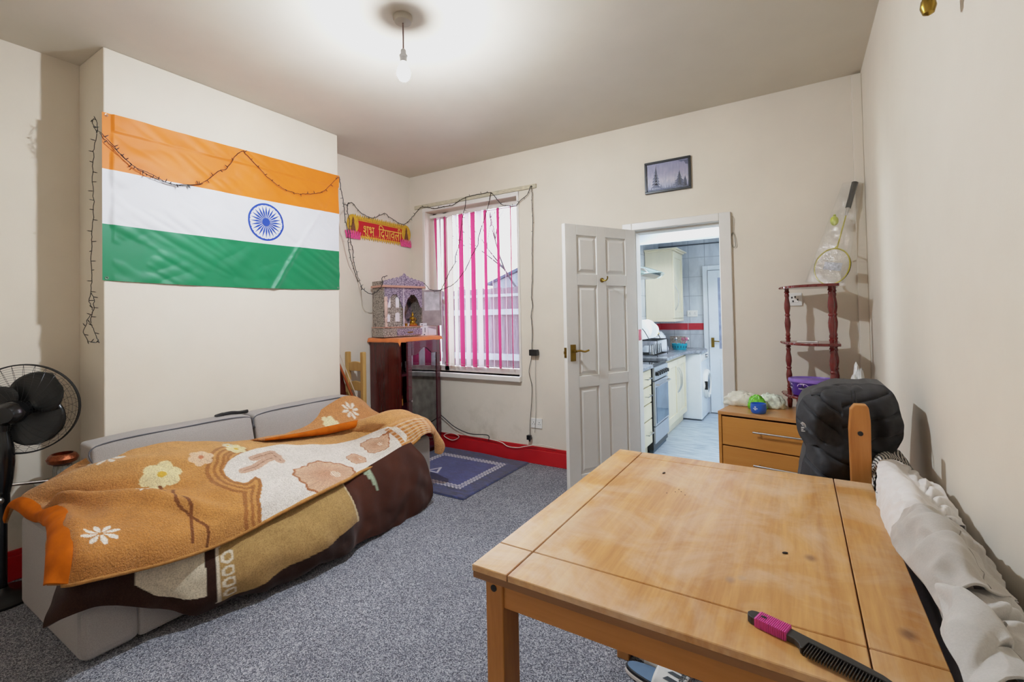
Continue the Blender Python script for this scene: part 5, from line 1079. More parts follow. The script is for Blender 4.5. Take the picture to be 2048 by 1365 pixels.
def garment(name, label, N, mat, amp, sc, seed, ns=90, nt_=90, extra=None, hang=.1, cols=None):
    P_ = net(N, ns, nt_); Nn_ = normals(P_)
    if Nn_[ns//2, nt_//2, 2] < 0: Nn_ = -Nn_
    for i in range(ns):
        for j in range(nt_):
            q = Vector(P_[i,j]); d = noise.noise(Vector((q.x*sc*1.2,q.y*sc,q.z*sc))+Vector((seed,0,0)))+.5*(1-2*abs(noise.noise(Vector((q.x*sc*2,q.y*sc*1.6,q.z*sc*2))+Vector((0,seed,0)))))
            if extra: d += extra(i/(ns-1), j/(nt_-1))
            P_[i,j] += Nn_[i,j]*d*amp*(.25+.75*min(1, j/(nt_*.15)))
    L_ = [P_[:,0]+np.array((.035*k_,0,-.045*k_)) for k_ in (1,.66,.33)]; R2_ = [P_[:,-1]+(np.array((0,0,-1.0))*hang*k_) for k_ in (.33,.66,1)]
    A_ = np.concatenate([np.stack(L_,1), P_, np.stack(R2_,1)], 1); A_[...,0] = np.minimum(A_[...,0], XR-.006)
    t = thing(name, label, 'clothing', tuple(P_[ns//2,nt_//2]*np.array((1,1,0))+np.array((0,0,P_[...,2].min()-hang))))
    o_ = MB().grid(A_).build('fabric', mat, t, smooth='all', world=True, solid=.004)
    if cols is not None: set_colors(o_, cols(A_).reshape(-1,3))
    return t, P_
def strp(A_):
    n1_, n2_ = A_.shape[:2]; C_ = np.ones((n1_,n2_,3)); 
    for i in range(n1_):
        for j in range(n2_):
            q = A_[i,j]; ph = (j/n2_*26+1.2*noise.noise(Vector(q*12))); C_[i,j] = .02 if ph % 1 < .5 else 1
    return C_
garment('striped_shirt', 'black and white striped cloth hung beyond the white shirt beside the chair', STRIPED, knit('striped_jersey','#e4ddd2',True,.05), .006, 14, 3, 60, 220, None, .18, strp)
def cuff(s,t): return 1.6*math.exp(-((t-.82)/.10)**2)*abs(math.sin(s*19+3*math.sin(t*9)))
garment('white_shirt', 'white cotton shirt draped between the striped cloth and the grey sweatshirts', WHITECLOTH, knit('white_cotton','#e0dcd9',var=.05), .009, 16, 8, 110, 110, cuff, .12)
def foldA(s,t): return .9*math.exp(-((s-.12-.3*t)/.07)**2)-.8*math.exp(-((s-.30-.15*t)/.05)**2)*(t<.7)+.7*math.exp(-((s-.42)/.06)**2)*(t<.5)
tA, PA_ = garment('grey_sweatshirt', 'light grey sweatshirt draped farther from the camera beside the table', GREYA, knit('light_grey_sweat_fabric','#b9b4ad'), .011, 13, 2, 110, 110, foldA, .10)
def foldB(s,t): return 1.2*math.exp(-((t-.30-.2*s)/.06)**2)*(s<.7)-.9*math.exp(-((t-.42-.2*s)/.05)**2)+.9*math.exp(-((s-.30)/.05)**2)*(t>.45)+.7*math.exp(-((s-.48)/.04)**2)*(t>.45)-.9*math.exp(-((s-.38)/.03)**2)*(t>.45)
tB, PB_ = garment('grey_sweatshirt', 'light grey sweatshirt with deep folds nearest the camera at the bottom right', GREYB, knit('pale_grey_sweat_fabric','#c2bfba'), .013, 12, 6, 130, 130, foldB, .12)
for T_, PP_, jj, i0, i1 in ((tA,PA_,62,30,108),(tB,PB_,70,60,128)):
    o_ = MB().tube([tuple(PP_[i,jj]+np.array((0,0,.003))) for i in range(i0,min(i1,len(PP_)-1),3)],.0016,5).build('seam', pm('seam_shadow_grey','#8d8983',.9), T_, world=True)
cl = MB(); dg = np.array([[(.212+.012*noise.noise(Vector((y*7,z*4,0))), y, z) for z in np.linspace(.22,.712,20)] for y in np.linspace(.66,1.7,60)]); L_ = dg
o = cl.grid(L_).build('dark_gap_sheet', knit('charcoal_sheet','#3a3a42'), world=True, loc=(.21,1.2,.22), smooth='all', solid=.004); tag(o, 'charcoal sheet darkening the gap between the table and grey sweatshirts', 'clothing')  # dark sheet put in to darken the gap beside the table

# ------------------------------------------------------------------ chest of drawers
M_beech = wood('orange_beech_veneer', '#c07f34', '#cd8f42', 'x', .38); M_beecht = wood('orange_beech_top', '#b98046', '#c58f56', 'x', .32)
cd = thing('chest_of_drawers', 'orange beech chest of drawers with bar handles beside the doorway', 'chest of drawers', (-.44, 3.11, 0), math.radians(-10))
CWd, CD = .745, .40
b = MB(); b.box(0,.018,0,CD,0,.66); b.build('side_panel', M_beech, cd, bevel=.001)
b = MB(); b.box(CWd-.018,CWd,0,CD,0,.66); b.build('side_panel', M_beech, cd, bevel=.001)
b = MB(); b.box(0,CWd,-.004,CD,.66,.68); b.build('top_panel', M_beecht, cd, bevel=.002)
b = MB(); b.box(.018,CWd-.018,CD-.01,CD,.03,.66); b.build('back_panel', M_beech, cd)
for k_, (z0, z1) in enumerate(((.478,.648),(.285,.470),(.05,.277))):
    b = MB(); b.box(.021,CWd-.021,.004,.022,z0,z1); b.box(.03,CWd-.03,.022,CD-.03,z0+.01,z1-.03); d_ = b.build('drawer', M_beech, cd, bevel=.0015)
    zh = z0+.103; b = MB(); b.tube([(.20,-.026,zh),(.55,-.026,zh)],.005,10)
    for x in (.225,.525): b.cone((x,.004,zh),(x,-.026,zh),.004,.004,8)
    tag(b.build('handle', M_steel, d_, smooth=True), 'slim steel bar handle')

# ------------------------------------------------------------------ red corner shelf
M_cherry = pm('cherry_red_lacquer', '#6e1f1c', .22, var=.2, scale=25, coat=.4)
us = thing('corner_shelf', 'cherry red three tier corner shelf with turned posts standing on the beech chest', 'shelf', (.04, 3.36, .68))
def L3(x, y): return (x-.04, y-3.36)
pa, pb, pc, pm_ = L3(-.062,3.42), L3(.158,3.235), L3(.185,3.46), L3(-.012,3.215)
def shelfpoly(gr=.022):
    a = Vector(L3(-.102,3.46)); m1 = Vector(L3(-.08,3.33)); m2 = Vector(L3(-.015,3.225)); m3 = Vector(L3(.08,3.175)); c_ = Vector(L3(.198,3.19)); k_ = Vector(L3(.205,3.50))
    cur = [tuple(q)[:2] for q in resample([(*a,0),(*m1,0),(*m2,0),(*m3,0),(*c_,0)], 40)]
    out = []
    for i,(x,y) in enumerate(cur):
        r_ = 1+ (.012*abs(math.sin(i*PI*9/39))); out.append((k_.x+(x-k_.x)*r_, k_.y+(y-k_.y)*r_))
    return out+[(k_.x,k_.y)]
for z in (.742,.40,.08):
    b = MB(); b.prism(shelfpoly(), z, z+.016, 'z'); s_ = b.build('shelf', M_cherry, us, bevel=.003)
    b = MB(); pl_ = shelfpoly()[:40]
    for i in range(2,39,4): b.ball((pl_[i][0]*1.0, pl_[i][1], z+.008), .0042, 6)
    b.build('beading', M_cherry, s_, smooth=True)
def post(x, y, z0, z1):
    h_ = z1-z0; base = [(.011,0),(.011,.03),(.014,.06),(.009,.08),(.012,.10),(.012,.13),(.0095,.16),(.0145,.28),(.0155,.36),(.012,.44),(.010,.47),(.0135,.49),(.0135,.51),(.010,.53),(.012,.56),(.0155,.64),(.0145,.72),(.0095,.84),(.012,.87),(.012,.90),(.009,.92),(.014,.94),(.011,.97),(.011,1)]
    b = MB(); b.lathe([(r_*1.12, z0+f_*h_) for r_, f_ in base], (x,y,0), n=16); return b.build('turned_post', M_cherry, us, smooth=True)
for p_ in (pa,pb,pc):
    post(*p_, .096, .40); post(*p_, .416, .742)
for p_ in (pa,(pm_[0],pm_[1]+.015),pb,pc):
    b = MB(); b.lathe([(.010,0),(.013,.01),(.014,.03),(.0165,.045),(.012,.06),(.014,.08)], (*p_,0), n=16); b.build('foot', M_cherry, us, smooth=True)
o = MB().box(-.055,.055,-.012,.012,0,.006).build('white_card', M_plastic, loc=(.04,3.30,.6805+.416), rotz=-.2, bevel=.002); tag(o, 'flat white strip lying on the middle tier of the corner shelf', 'card')

# purple tub
tbx = thing('plastic_tub', 'purple oval sweet tub with a star badge on the lowest tier of the corner shelf', 'tub', (.068, 3.315, .7765), math.radians(-8))
M_purp = pm('purple_plastic', '#4c2a8c', .3, var=.08); M_purpl = pm('lilac_rim', '#8a6cc0', .25, var=.15, scale=20)
b = MB(); b.lathe([(.001,0),(.088,0),(.093,.004),(.106,.082),(.108,.09)], n=44, sx=1.22, sy=.86, cap=False); b.build('body', M_purp, tbx, smooth=True)
b = MB(); b.lathe([(.100,.082),(.112,.082),(.114,.09),(.112,.101),(.107,.103),(.103,.096),(.001,.096)], n=44, sx=1.2, sy=.86, cap=False); tag(b.build('rim', M_purpl, tbx, smooth=True), 'pale purple rim')
def tubpt(a, z, off): 
    r_ = .088+(.108-.088)*z/.09+off; return Vector((1.22*r_*math.cos(a), .86*r_*math.sin(a), z))
for ac, hw in ((-1.98,.32),(-2.85,.40)):
    b = MB(); b._f([b.bm.verts.new(tubpt(ac+hw*math.cos(t), .045+.034*math.sin(t), .001)) for t in np.linspace(0,2*PI,29)[:-1]]); bd = b.build('badge', pm('pale_lilac_badge','#d9c6ea',.4), tbx); bd['label'] = 'pale oval badge'
    b = MB(); b._f([b.bm.verts.new(tubpt(ac+(.24 if k%2==0 else .10)*math.cos(PI/2+k*PI/5)*1.05, .046+(.031 if k%2==0 else .013)*math.sin(PI/2+k*PI/5), .0022)) for k in range(10)]); b.build('star', pm('deep_purple_print','#25124a',.4), bd)
    tx_ = add_text('HEROES', .013, pm('light_letter','#efe6f6',.4))
    for v in tx_.data.vertices: v.co = tubpt(ac+v.co.x*9.5, .045+v.co.y*1.0, .003+v.co.z*.3)
    tx_.parent = bd

# blue pot and bags on the chest
bp = thing('blue_pot', 'small blue plastic pot at the front of the beech chest', 'pot', (-.22, 3.135, .6805))
b = MB(); b.lathe([(.001,0),(.034,0),(.040,.006),(.044,.03),(.041,.058),(.038,.058),(.038,.02),(.001,.016)], n=32); b.build('body', pm('blue_plastic','#2a62c4',.35,var=.06), bp, smooth=True)
b = MB(); a0 = -1.9
for k_, (w_, z_) in enumerate(((.10,.038),(.30,.030),(.12,.024))):
    b.grid([[((.0445)*math.cos(a0+u), (.0445)*math.sin(a0+u), z_+h2) for h2 in (0,.004 if k_ else .007)] for u in np.linspace(-w_,w_,7)])
tag(b.build('printed_mark', pm('white_mark','#dfe8f4',.5), bp), 'faint white print')
def crumple(name, label, loc, rx, ry, rz_, mat, seed, n=44, zc=.35):
    b = MB(); P_ = []
    for i in range(n):
        a = 2*PI*i/n; row = []
        for j in range(18):
            p_ = PI*(j/17); d = Vector((math.sin(p_)*math.cos(a), math.sin(p_)*math.sin(a), -math.cos(p_))); k_ = 1+.30*noise.noise(d*2.2+Vector((seed,0,0)))+.22*(1-2*abs(noise.noise(d*4.5+Vector((0,seed,0)))))+.08*noise.noise(d*13)
            row.append((d.x*rx*k_, d.y*ry*k_, max(0.0005, rz_*zc+d.z*rz_*k_)))
        P_.append(row)
    o_ = b.grid(P_, True).build(name, mat, loc=loc, smooth='all'); tag(o_, label, 'bag'); return o_
M_bagg = pm('off_white_carrier_bag', '#ddd9c9', .35, var=.12, scale=30, bmp=.5, bscale=50); 
crumple('carrier_bag', 'crumpled off white carrier bag at the left back of the beech chest', (-.325,3.36,.6805), .10,.05,.055, M_bagg, 2)
crumple('carrier_bag', 'white carrier bag with green print next to the corner shelf foot', (-.16,3.34,.6805), .065,.04,.06, pm('green_printed_bag','#d5dccb',.35,var=.35,scale=45,bmp=.5), 7)
crumple('green_wrapper', 'bright green crumpled wrapper behind the blue pot', (-.235,3.26,.6805), .045,.03,.055, pm('lime_wrapper','#6fc02a',.3,var=.5,scale=40,bmp=.5), 5)
crumple('plastic_bag', 'pale crumpled plastic bag at the back corner of the chest beside the shelf', (.272,3.22,.6805), .035,.05,.19, M_bag, 9)

# ------------------------------------------------------------------ badminton racket in a clear bag
rc = thing('badminton_racket', 'yellow badminton racket with black grip standing on top of the corner shelf', 'racket', (.15, 3.38, 1.4385))
top = Vector((.312,3.50,2.06)); bot = Vector((.148,3.37,1.4395)); 
axr = (top-bot).normalized(); side = axr.cross(Vector((-.25,-1,0))).normalized(); nr = side.cross(axr)
def R3(u, v, w=0): return bot+axr*u+side*v+nr*w
Lr = (top-bot).length
M_yel = pm('yellow_frame', '#b6a72a', .35, var=.2, scale=30)
b = MB(); b.tube([R3(.115+.114*math.cos(a), .088*math.sin(a)) for a in np.linspace(0,2*PI,49)[:-1]], .0042, 8, closed=True); b.build('head_frame', M_yel, rc, world=True, smooth=True)
b = MB(); b.tube([R3(.115+.114*math.cos(a), .0915*math.sin(a)) for a in np.linspace(-2.6,2.6,40)], .0024, 6); tag(b.build('edge_band', M_black, rc, world=True), 'black edge band')
b = MB()
for v_ in np.linspace(-.075,.075,18):
    hh = .112*math.sqrt(max(0,1-(v_/.086)**2)); b.tube([R3(.115-hh,v_),R3(.115+hh,v_)],.0005,3)
for u_ in np.linspace(-.1,.1,20):
    hh = .086*math.sqrt(max(0,1-(u_/.112)**2)); b.tube([R3(.115+u_,-hh),R3(.115+u_,hh)],.0005,3)
b.build('strings', pm('pale_string','#cfcdbf',.5), rc, world=True)
b = MB(); b.tube([R3(.228,0),R3(Lr-.20,0)],.0038,8); b.cone(R3(.222,-.02),R3(.245,0),.003,.004,6); b.build('shaft', M_yel, rc, world=True, smooth=True)
b = MB(); b.cone(R3(Lr-.215,0),R3(Lr-.165,0),.006,.011,14); tag(b.build('cone', M_chrome, rc, world=True, smooth=True), 'silver cone above the grip')
b = MB(); b.tube([R3(Lr-.165,0),R3(Lr-.1,0),R3(Lr,0)],[.0145,.0150,.0175],10); tag(b.build('grip', M_black, rc, world=True, smooth=True), 'black grip')
m, nt, bb = newmat('clear_film'); t_ = nt.nodes.new('ShaderNodeBsdfTransparent'); g_ = nt.nodes.new('ShaderNodeBsdfGlossy'); g_.inputs['Roughness'].default_value = .12; df = nt.nodes.new('ShaderNodeBsdfDiffuse'); df.inputs['Color'].default_value = (.8,.8,.74,1)
m1 = nt.nodes.new('ShaderNodeMixShader'); m1.inputs[0].default_value = .11; m2 = nt.nodes.new('ShaderNodeMixShader'); m2.inputs[0].default_value = .035
nt.links.new(t_.outputs[0], m1.inputs[1]); nt.links.new(g_.outputs[0], m1.inputs[2]); nt.links.new(m1.outputs[0], m2.inputs[1]); nt.links.new(df.outputs[0], m2.inputs[2]); nt.links.new(m2.outputs[0], nt.nodes['Material Output'].inputs['Surface'])
bpn = nt.nodes.new('ShaderNodeBump'); bpn.inputs['Strength'].default_value = 1; bpn.inputs['Distance'].default_value = .01; nt.links.new(noise_tex(nt, coords(nt), 28, 4, .6), bpn.inputs['Height']); nt.links.new(bpn.outputs[0], g_.inputs['Normal'])
P_ = []
for i in range(60):
    u = i/59; row = []; wd = .105-.055*u
    for j in range(28):
        a = 2*PI*j/27; row.append(R3(.0+u*(Lr-.005), -.012+wd*math.cos(a), .022*math.sin(a)*(1+.5*noise.noise(Vector((u*9,a*2,0))))+.003*noise.noise(Vector((u*30,a*6,1)))))
    P_.append(row)
b = MB(); b.grid(P_); bag_ = b.build('sleeve', m, world=True, loc=tuple(bot), smooth='all'); tag(bag_, 'clear crinkled plastic sleeve around the badminton racket', 'bag')
b = MB(); b.ball(R3(Lr-.25,-.052,.0),.02,8,sx=1.1,sz=1.5); b.ball(R3(Lr-.215,-.058,.0),.008,6); sk_ = b.build('shuttlecock', pm('lime_shuttle','#c3cc55',.5,var=.2), world=True, loc=tuple(R3(Lr-.25,-.05)), smooth=True); tag(sk_, 'lime yellow shuttlecock inside the racket sleeve', 'shuttlecock')
b = MB(); b.grid([[R3(.09+.05*i/5,-.04+.09*j/5,.006) for j in range(6)] for i in range(6)]); tag(b.build('printed_panel', pm('grey_print','#b4b6bd',.5,var=.4,scale=90), bag_, world=False), 'grey printed panel'); bag_.children[0].data.transform(Matrix.Translation(-bot))

# ------------------------------------------------------------------ kitchen beyond the doorway
KX0, KX1, KY0, KY1, KH = -1.60, .36, D+T, 6.42, 2.36
def tilemat():
    m, nt, bb = newmat('marbled_white_tile'); v = coords(nt); f = noise_tex(nt, coords(nt,(3,3,1)), 2.2, 5, .6, 1)
    br = nt.nodes.new('ShaderNodeTexBrick'); br.offset = 0; br.inputs['Scale'].default_value = 1; br.inputs['Mortar Size'].default_value = .004; br.inputs['Brick Width'].default_value = .2; br.inputs['Row Height'].default_value = .25
    sx = nt.nodes.new('ShaderNodeSeparateXYZ'); nt.links.new(v, sx.inputs[0]); ad = nt.nodes.new('ShaderNodeMath'); ad.operation = 'ADD'; nt.links.new(sx.outputs['X'], ad.inputs[0]); nt.links.new(sx.outputs['Y'], ad.inputs[1])
    cb_ = nt.nodes.new('ShaderNodeCombineXYZ'); nt.links.new(ad.outputs[0], cb_.inputs['X']); nt.links.new(sx.outputs['Z'], cb_.inputs['Y']); nt.links.new(cb_.outputs[0], br.inputs['Vector'])
    c_ = ramp(nt, f, [(.3,lin('#b9c0c8')),(.7,lin('#d8dde2'))]); nt.links.new(mixc(nt, br.outputs['Fac'], c_, lin('#aab0b8')), bb.inputs['Base Color']); bb.inputs['Roughness'].default_value = .2; return m
M_tile = tilemat(); M_kw = pm('kitchen_white_paint', '#dfe4ea', .6, var=.03)
m, nt, bb = newmat('grey_wood_laminate'); v = coords(nt,(1,7,1)); f = noise_tex(nt, v, 5, 5, .65, .6); nt.links.new(ramp(nt, f, [(.3,lin('#8b98a6')),(.5,lin('#b4bfca')),(.7,lin('#cdd6de'))]), bb.inputs['Base Color']); bb.inputs['Roughness'].default_value = .35; M_lam = m
struct(MB().box(KX0-.1, KX1+.1, D+.01, KY1+.1, -.1, 0.0).build('floor_kitchen', M_lam))
struct(MB().box(KX0-.1, KX1+.1, D+T, KY1+.1, KH, KH+.08).build('ceiling_kitchen', M_kw))
b = MB(); ky0, ky1 = 4.15, 5.45
b.box(KX0-.12,KX0,KY0,ky0,0,KH); b.box(KX0-.12,KX0,ky1,KY1,0,KH); b.box(KX0-.12,KX0,ky0,ky1,0,1.0); b.box(KX0-.12,KX0,ky0,ky1,2.1,KH); struct(b.build('wall_kitchen_left', M_tile))
struct(MB().box(KX0-.1, KX1+.1, KY1, KY1+.1, 0, KH).build('wall_kitchen_back', M_tile))
struct(MB().box(KX1, KX1+.1, KY0, KY1, 0, KH).build('wall_kitchen_right', M_kw))
struct(MB().box(KX0, KX1, 5.2, 5.36, 2.075, KH).build('trim_4', M_kw, bevel=.004), 'white boxed beam across the kitchen ceiling')
w2 = thing('window_2', 'white framed kitchen window above the worktop', None, (KX0-.06, 0, 0)); w2['kind'] = 'structure'
b = MB(); b.box(-.03,.03,ky0,ky1,1.0,1.06); b.box(-.03,.03,ky0,ky1,2.04,2.1); b.box(-.03,.03,ky0,ky0+.06,1.0,2.1); b.box(-.03,.03,ky1-.06,ky1,1.0,2.1); b.box(-.03,.03,4.77,4.83,1.0,2.1); b.build('window_frame', M_white, w2, bevel=.004)
b = MB(); b.box(-.004,.004,ky0+.06,ky1-.06,1.06,2.04); b.build('pane', M_pane, w2)
M_redt = pm('red_glazed_tile', '#c0303c', .2, var=.05)
struct(MB().box(KX0,-1.245,KY1-.008,KY1,1.06,1.145).box(-1.238,-1.045,KY1-.008,KY1,1.06,1.145).box(KX0,KX0+.008,5.45,KY1,1.06,1.145).build('trim_5', M_redt), 'row of red border tiles in the kitchen')
struct(MB().box(DX0+.0115,DX0+.0125,D+.06,D+.13,1.075,1.16).build('trim_6', M_redt), 'red tile edge at the doorway')
b = MB(); b.box(KX0,-.3,KY1-.012,KY1,2.165,2.18); struct(b.build('trim_7', pm('dark_gap','#565a60',.8)), 'dark line along the top of the kitchen tiles')
# back door of the kitchen
kd = thing('door_2', 'white half glazed door at the far end of the kitchen', None, (-.985, KY1-.02, 0)); kd['kind'] = 'structure'
b = MB(); b.box(-.06,0,-.02,.02,0,1.88); b.box(0,.80,-.02,.02,1.82,1.88); b.box(.74,.80,-.02,.02,0,1.82); b.build('casing', M_kw, kd, bevel=.004)
b = MB(); b.box(.005,.735,-.035,.0,.01,.82); b.box(.005,.12,-.035,.0,.82,1.815); b.box(.62,.735,-.035,0,.82,1.815); b.box(.12,.62,-.035,0,1.72,1.815)
for z0,z1 in ((.12,.70),): b.box(.13,.61,-.042,-.035,z0,z1)
b.build('leaf', M_kw, kd, bevel=.004)
b = MB(); b.box(.12,.62,-.02,-.014,.82,1.72); b.build('pane', pm('frosted_lilac_glass','#9ba3b8',.25,var=.2,scale=14), kd)
b = MB(); b.box(.03,.065,-.043,-.035,.84,.96); b.tube([(.05,-.04,.92),(.05,-.075,.92),(.13,-.075,.915)],.007,8); tag(b.build('door_handle', M_brass, kd), 'brass lever handle')

M_birch = pm('pale_birch_laminate', '#e2d8bd', .4, var=.06, scale=5, stretch=(1,1,.3)); M_birchf = pm('pale_birch_front', '#e6dcbe', .38, var=.06, scale=5, stretch=(1,1,.3)); M_wt = pm('grey_marbled_worktop', '#8f949c', .25, var=.4, scale=30)
def bow(b, x0, z0, x1, z1, y=-.0, dpt=.035):
    pts = spline([(x0,y,z0),(x0*.75+x1*.25,y-dpt*.85,z0*.75+z1*.25),((x0+x1)/2,y-dpt,(z0+z1)/2),(x0*.25+x1*.75,y-dpt*.85,z0*.25+z1*.75),(x1,y,z1)],5); b.tube(pts,.005,8)
UF = -1.165; HT = .785
# drawer unit
ku = thing('drawer_unit', 'pale birch kitchen unit with four drawers nearest the doorway', 'cabinet', (UF, 3.80, 0), PI/2)
uw, ud = .495, .425
b = MB(); b.box(0,uw,.02,ud,.10,HT); b.build('carcass', M_birch, ku)
b = MB(); b.box(0,uw,.05,ud,0,.10); b.build('plinth', M_birch, ku)
for z0,z1 in ((.635,.775),(.48,.625),(.335,.47),(.11,.325)):
    b = MB(); b.box(.004,uw-.004,0,.018,z0,z1); d_ = b.build('drawer', M_birchf, ku, bevel=.004)
    if not (z0 > .3 and z0 < .4):
        zc_ = (z0+z1)/2; b = MB(); b.tube([(uw-.21,.0,zc_),(uw-.21,-.03,zc_),(uw-.07,-.03,zc_),(uw-.07,.0,zc_)],.0045,8); tag(b.build('handle', M_chrome, d_, smooth=True), 'chrome bow handle')
# cooker
ck = thing('cooker', 'silver and black freestanding electric cooker between the kitchen units', 'cooker', (UF+.005, 4.302, 0), PI/2)
cw_ = .535
M_silver = pm('silver_enamel', '#b6bcc4', .3, .5, var=.04); M_dg = glassmat('oven_glass',(.35,.4,.45),.05,.35)
b = MB(); b.box(0,cw_,.0,.42,.03,.80); tag(b.build('body', pm('black_enamel','#17191c',.3), ck, bevel=.003), 'black side panels')
b = MB(); b.box(.012,cw_-.012,-.02,.0,.665,.785); cpn = b.build('control_panel', M_silver, ck, bevel=.004)
for i in range(6): b = MB(); b.cone((.06+i*.075,-.02,.725),(.06+i*.075,-.05,.725),.021,.017,14); b.build('knob', M_black, cpn, smooth=True)
b = MB(); b.box(.012,cw_-.012,-.022,.0,.25,.655); od = b.build('oven_door', M_silver, ck, bevel=.003)
b = MB(); b.box(.05,cw_-.05,-.026,-.020,.27,.60); b.build('oven_glass', pm('dark_oven_glass','#65798d',.08,var=.3,scale=4), od)
b = MB(); b.tube([(.05,-.022,.625),(.05,-.05,.625),(cw_-.05,-.05,.625),(cw_-.05,-.022,.625)],.007,8); b.build('handle', M_chrome, od, smooth=True)
b = MB(); b.box(.012,cw_-.012,-.018,.0,.09,.24); b.build('bottom_drawer', M_silver, ck, bevel=.003)
b = MB(); b.box(.03,cw_-.03,.01,.05,.0,.085); b.build('plinth', pm('slate_plinth','#4a5a66',.4), ck)
b = MB(); b.box(0,cw_,-.005,.42,.80,.812); hb = b.build('hob', pm('black_glass_hob','#14171b',.08), ck, bevel=.003)
# base cupboard
bc = thing('base_cupboard', 'pale birch double door base cupboard beyond the cooker', 'cabinet', (UF, 4.845, 0), PI/2)
bw = .99
b = MB(); b.box(0,bw,.02,ud,.10,HT); b.build('carcass', M_birch, bc)
b = MB(); b.box(0,bw,.05,ud,0,.10); b.build('plinth', M_birch, bc)
for k_, (x0,x1) in enumerate(((.004,.55),(.558,bw-.004))):
    b = MB(); f_ = .075; b.box(x0,x1,0,.02,.11,.11+f_); b.box(x0,x1,0,.02,.77-f_,.77); b.box(x0,x0+f_,0,.02,.11+f_,.77-f_); b.box(x1-f_,x1,0,.02,.11+f_,.77-f_); b.box(x0+f_,x1-f_,.008,.018,.11+f_,.77-f_)
    d_ = b.build('door', M_birchf, bc, bevel=.003)
    xh = x1-.03 if k_ == 0 else x0+.03; b = MB(); bow(b, xh, .40, xh, .68); tag(b.build('handle', M_chrome, d_, smooth=True), 'chrome bow handle')
# washing machine
wm = thing('washing_machine', 'white front loading washing machine at the far end of the units', 'washing machine', (-1.0, 5.855, 0), PI/2)
b = MB(); b.box(0,.53,0,.58,.015,.795); b.build('body', pm('white_enamel','#e4e9ef',.25,var=.02), wm, bevel=.012, seg=3)
b = MB(); Mx = Matrix.Translation((.265,0,.41)) @ Matrix.Rotation(PI/2,4,'X'); b.lathe([(.13,0),(.175,0),(.18,.02),(.165,.045),(.135,.05),(.125,.03)], n=40, M=Mx, cap=False); dd = b.build('door_ring', M_plastic, wm, smooth=True)
b = MB(); b.lathe([(.13,.01),(.125,.03),(.09,.04),(.05,.03),(.001,.025)], n=36, M=Mx, cap=False); b.build('door_glass', pm('dark_drum_glass','#5a6470',.06,var=.3), dd, smooth=True)
b = MB(); b.box(.09,.10,-.055,-.02,.36,.46); tag(b.build('catch', M_black, dd, bevel=.002), 'black door catch')
b = MB(); b.box(.015,.515,-.006,.0,.70,.785); cp_ = b.build('control_panel', M_plastic, wm, bevel=.002)
b = MB(); b.cone((.30,-.006,.745),(.30,-.03,.745),.025,.022,18); b.build('dial', M_chrome, cp_, smooth=True)
b = MB(); b.box(.36,.44,-.009,-.005,.73,.76); b.build('display', M_black, cp_)
b = MB(); b.box(.03,.15,-.009,-.005,.72,.775); b.build('detergent_drawer', M_plastic, cp_, bevel=.002)
# worktops
o = MB().box(KX0,UF+.02,3.78,4.30,HT,HT+.032).build('worktop', M_wt, bevel=.004, world=True, loc=(KX0+.2,4.0,HT)); tag(o, 'short grey worktop on the drawer unit beside the cooker', 'worktop')
b = MB(); cv = [(KX0,4.84),(UF+.02,4.84),(UF+.02,5.75),(-1.08,5.82),(-.985,5.86),(-.98,6.2),(-1.03,6.34),(-1.12,6.415),(KX0,6.415)]; b.prism(cv, HT+.012, HT+.044, 'z'); o = b.build('worktop', M_wt, bevel=.004, world=True, loc=(KX0+.2,5.6,HT)); tag(o, 'long grey marbled worktop with rounded far end beyond the cooker', 'worktop')
# wall cupboard
wc = thing('wall_cupboard', 'pale birch wall cupboard with cornice and bow handle', 'cabinet', (-1.255, 5.72, 1.215), PI/2)
b = MB(); b.box(0,.50,.02,.34,0,.83); b.build('carcass', M_birch, wc, bevel=.002)
b = MB(); b.box(-.045,.53,-.05,.34,.83,.845); b.box(-.02,.51,-.02,.34,.815,.83); b.build('cornice', M_birch, wc, bevel=.004)
b = MB(); b.box(-.005,.505,.0,.34,-.035,0); b.build('light_pelmet', M_birch, wc, bevel=.004)
b = MB(); b.box(.0,.07,0,.02,.005,.81); b.box(.43,.50,0,.02,.005,.81); b.box(.07,.43,0,.02,.005,.08); b.box(.07,.43,0,.02,.735,.81); b.box(.07,.43,.008,.018,.08,.735); d_ = b.build('door', M_birchf, wc, bevel=.003)
b = MB(); bow(b,.05,.10,.05,.40); tag(b.build('handle', M_chrome, d_, smooth=True), 'chrome bow handle')
# extractor hood
hd = thing('extractor_hood', 'curved glass and steel extractor hood over the cooker', 'hood', (KX0, 4.57, 1.635))
b = MB(); P_ = []
for i in range(16):
    u = i/15; row = []
    for j in range(18):
        v_ = j/17-.5; row.append((.0+.50*u*(1-.25*(2*v_)**2), v_*.62, .155-.115*u**2-.12*v_*v_))
    P_.append(row)
b.grid(P_); b.build('glass_canopy', pm('green_tinted_glass','#a9bdb9',.08,var=.05,trans=.35,alpha=.75), hd, smooth='all', solid=.006)
b = MB(); b.prism([(0,.0),(.36,.0),(.42,.03),(.38,.075),(0,.13)], -.24, .24); b.build('body', M_steel, hd, bevel=.006)
b = MB(); b.box(0,.2,-.11,.11,.12,.62); b.build('chimney', M_kw, hd, bevel=.003)
b = MB(); b.box(.385,.40,-.06,.02,.05,.062); b.build('button_panel', M_black, hd)
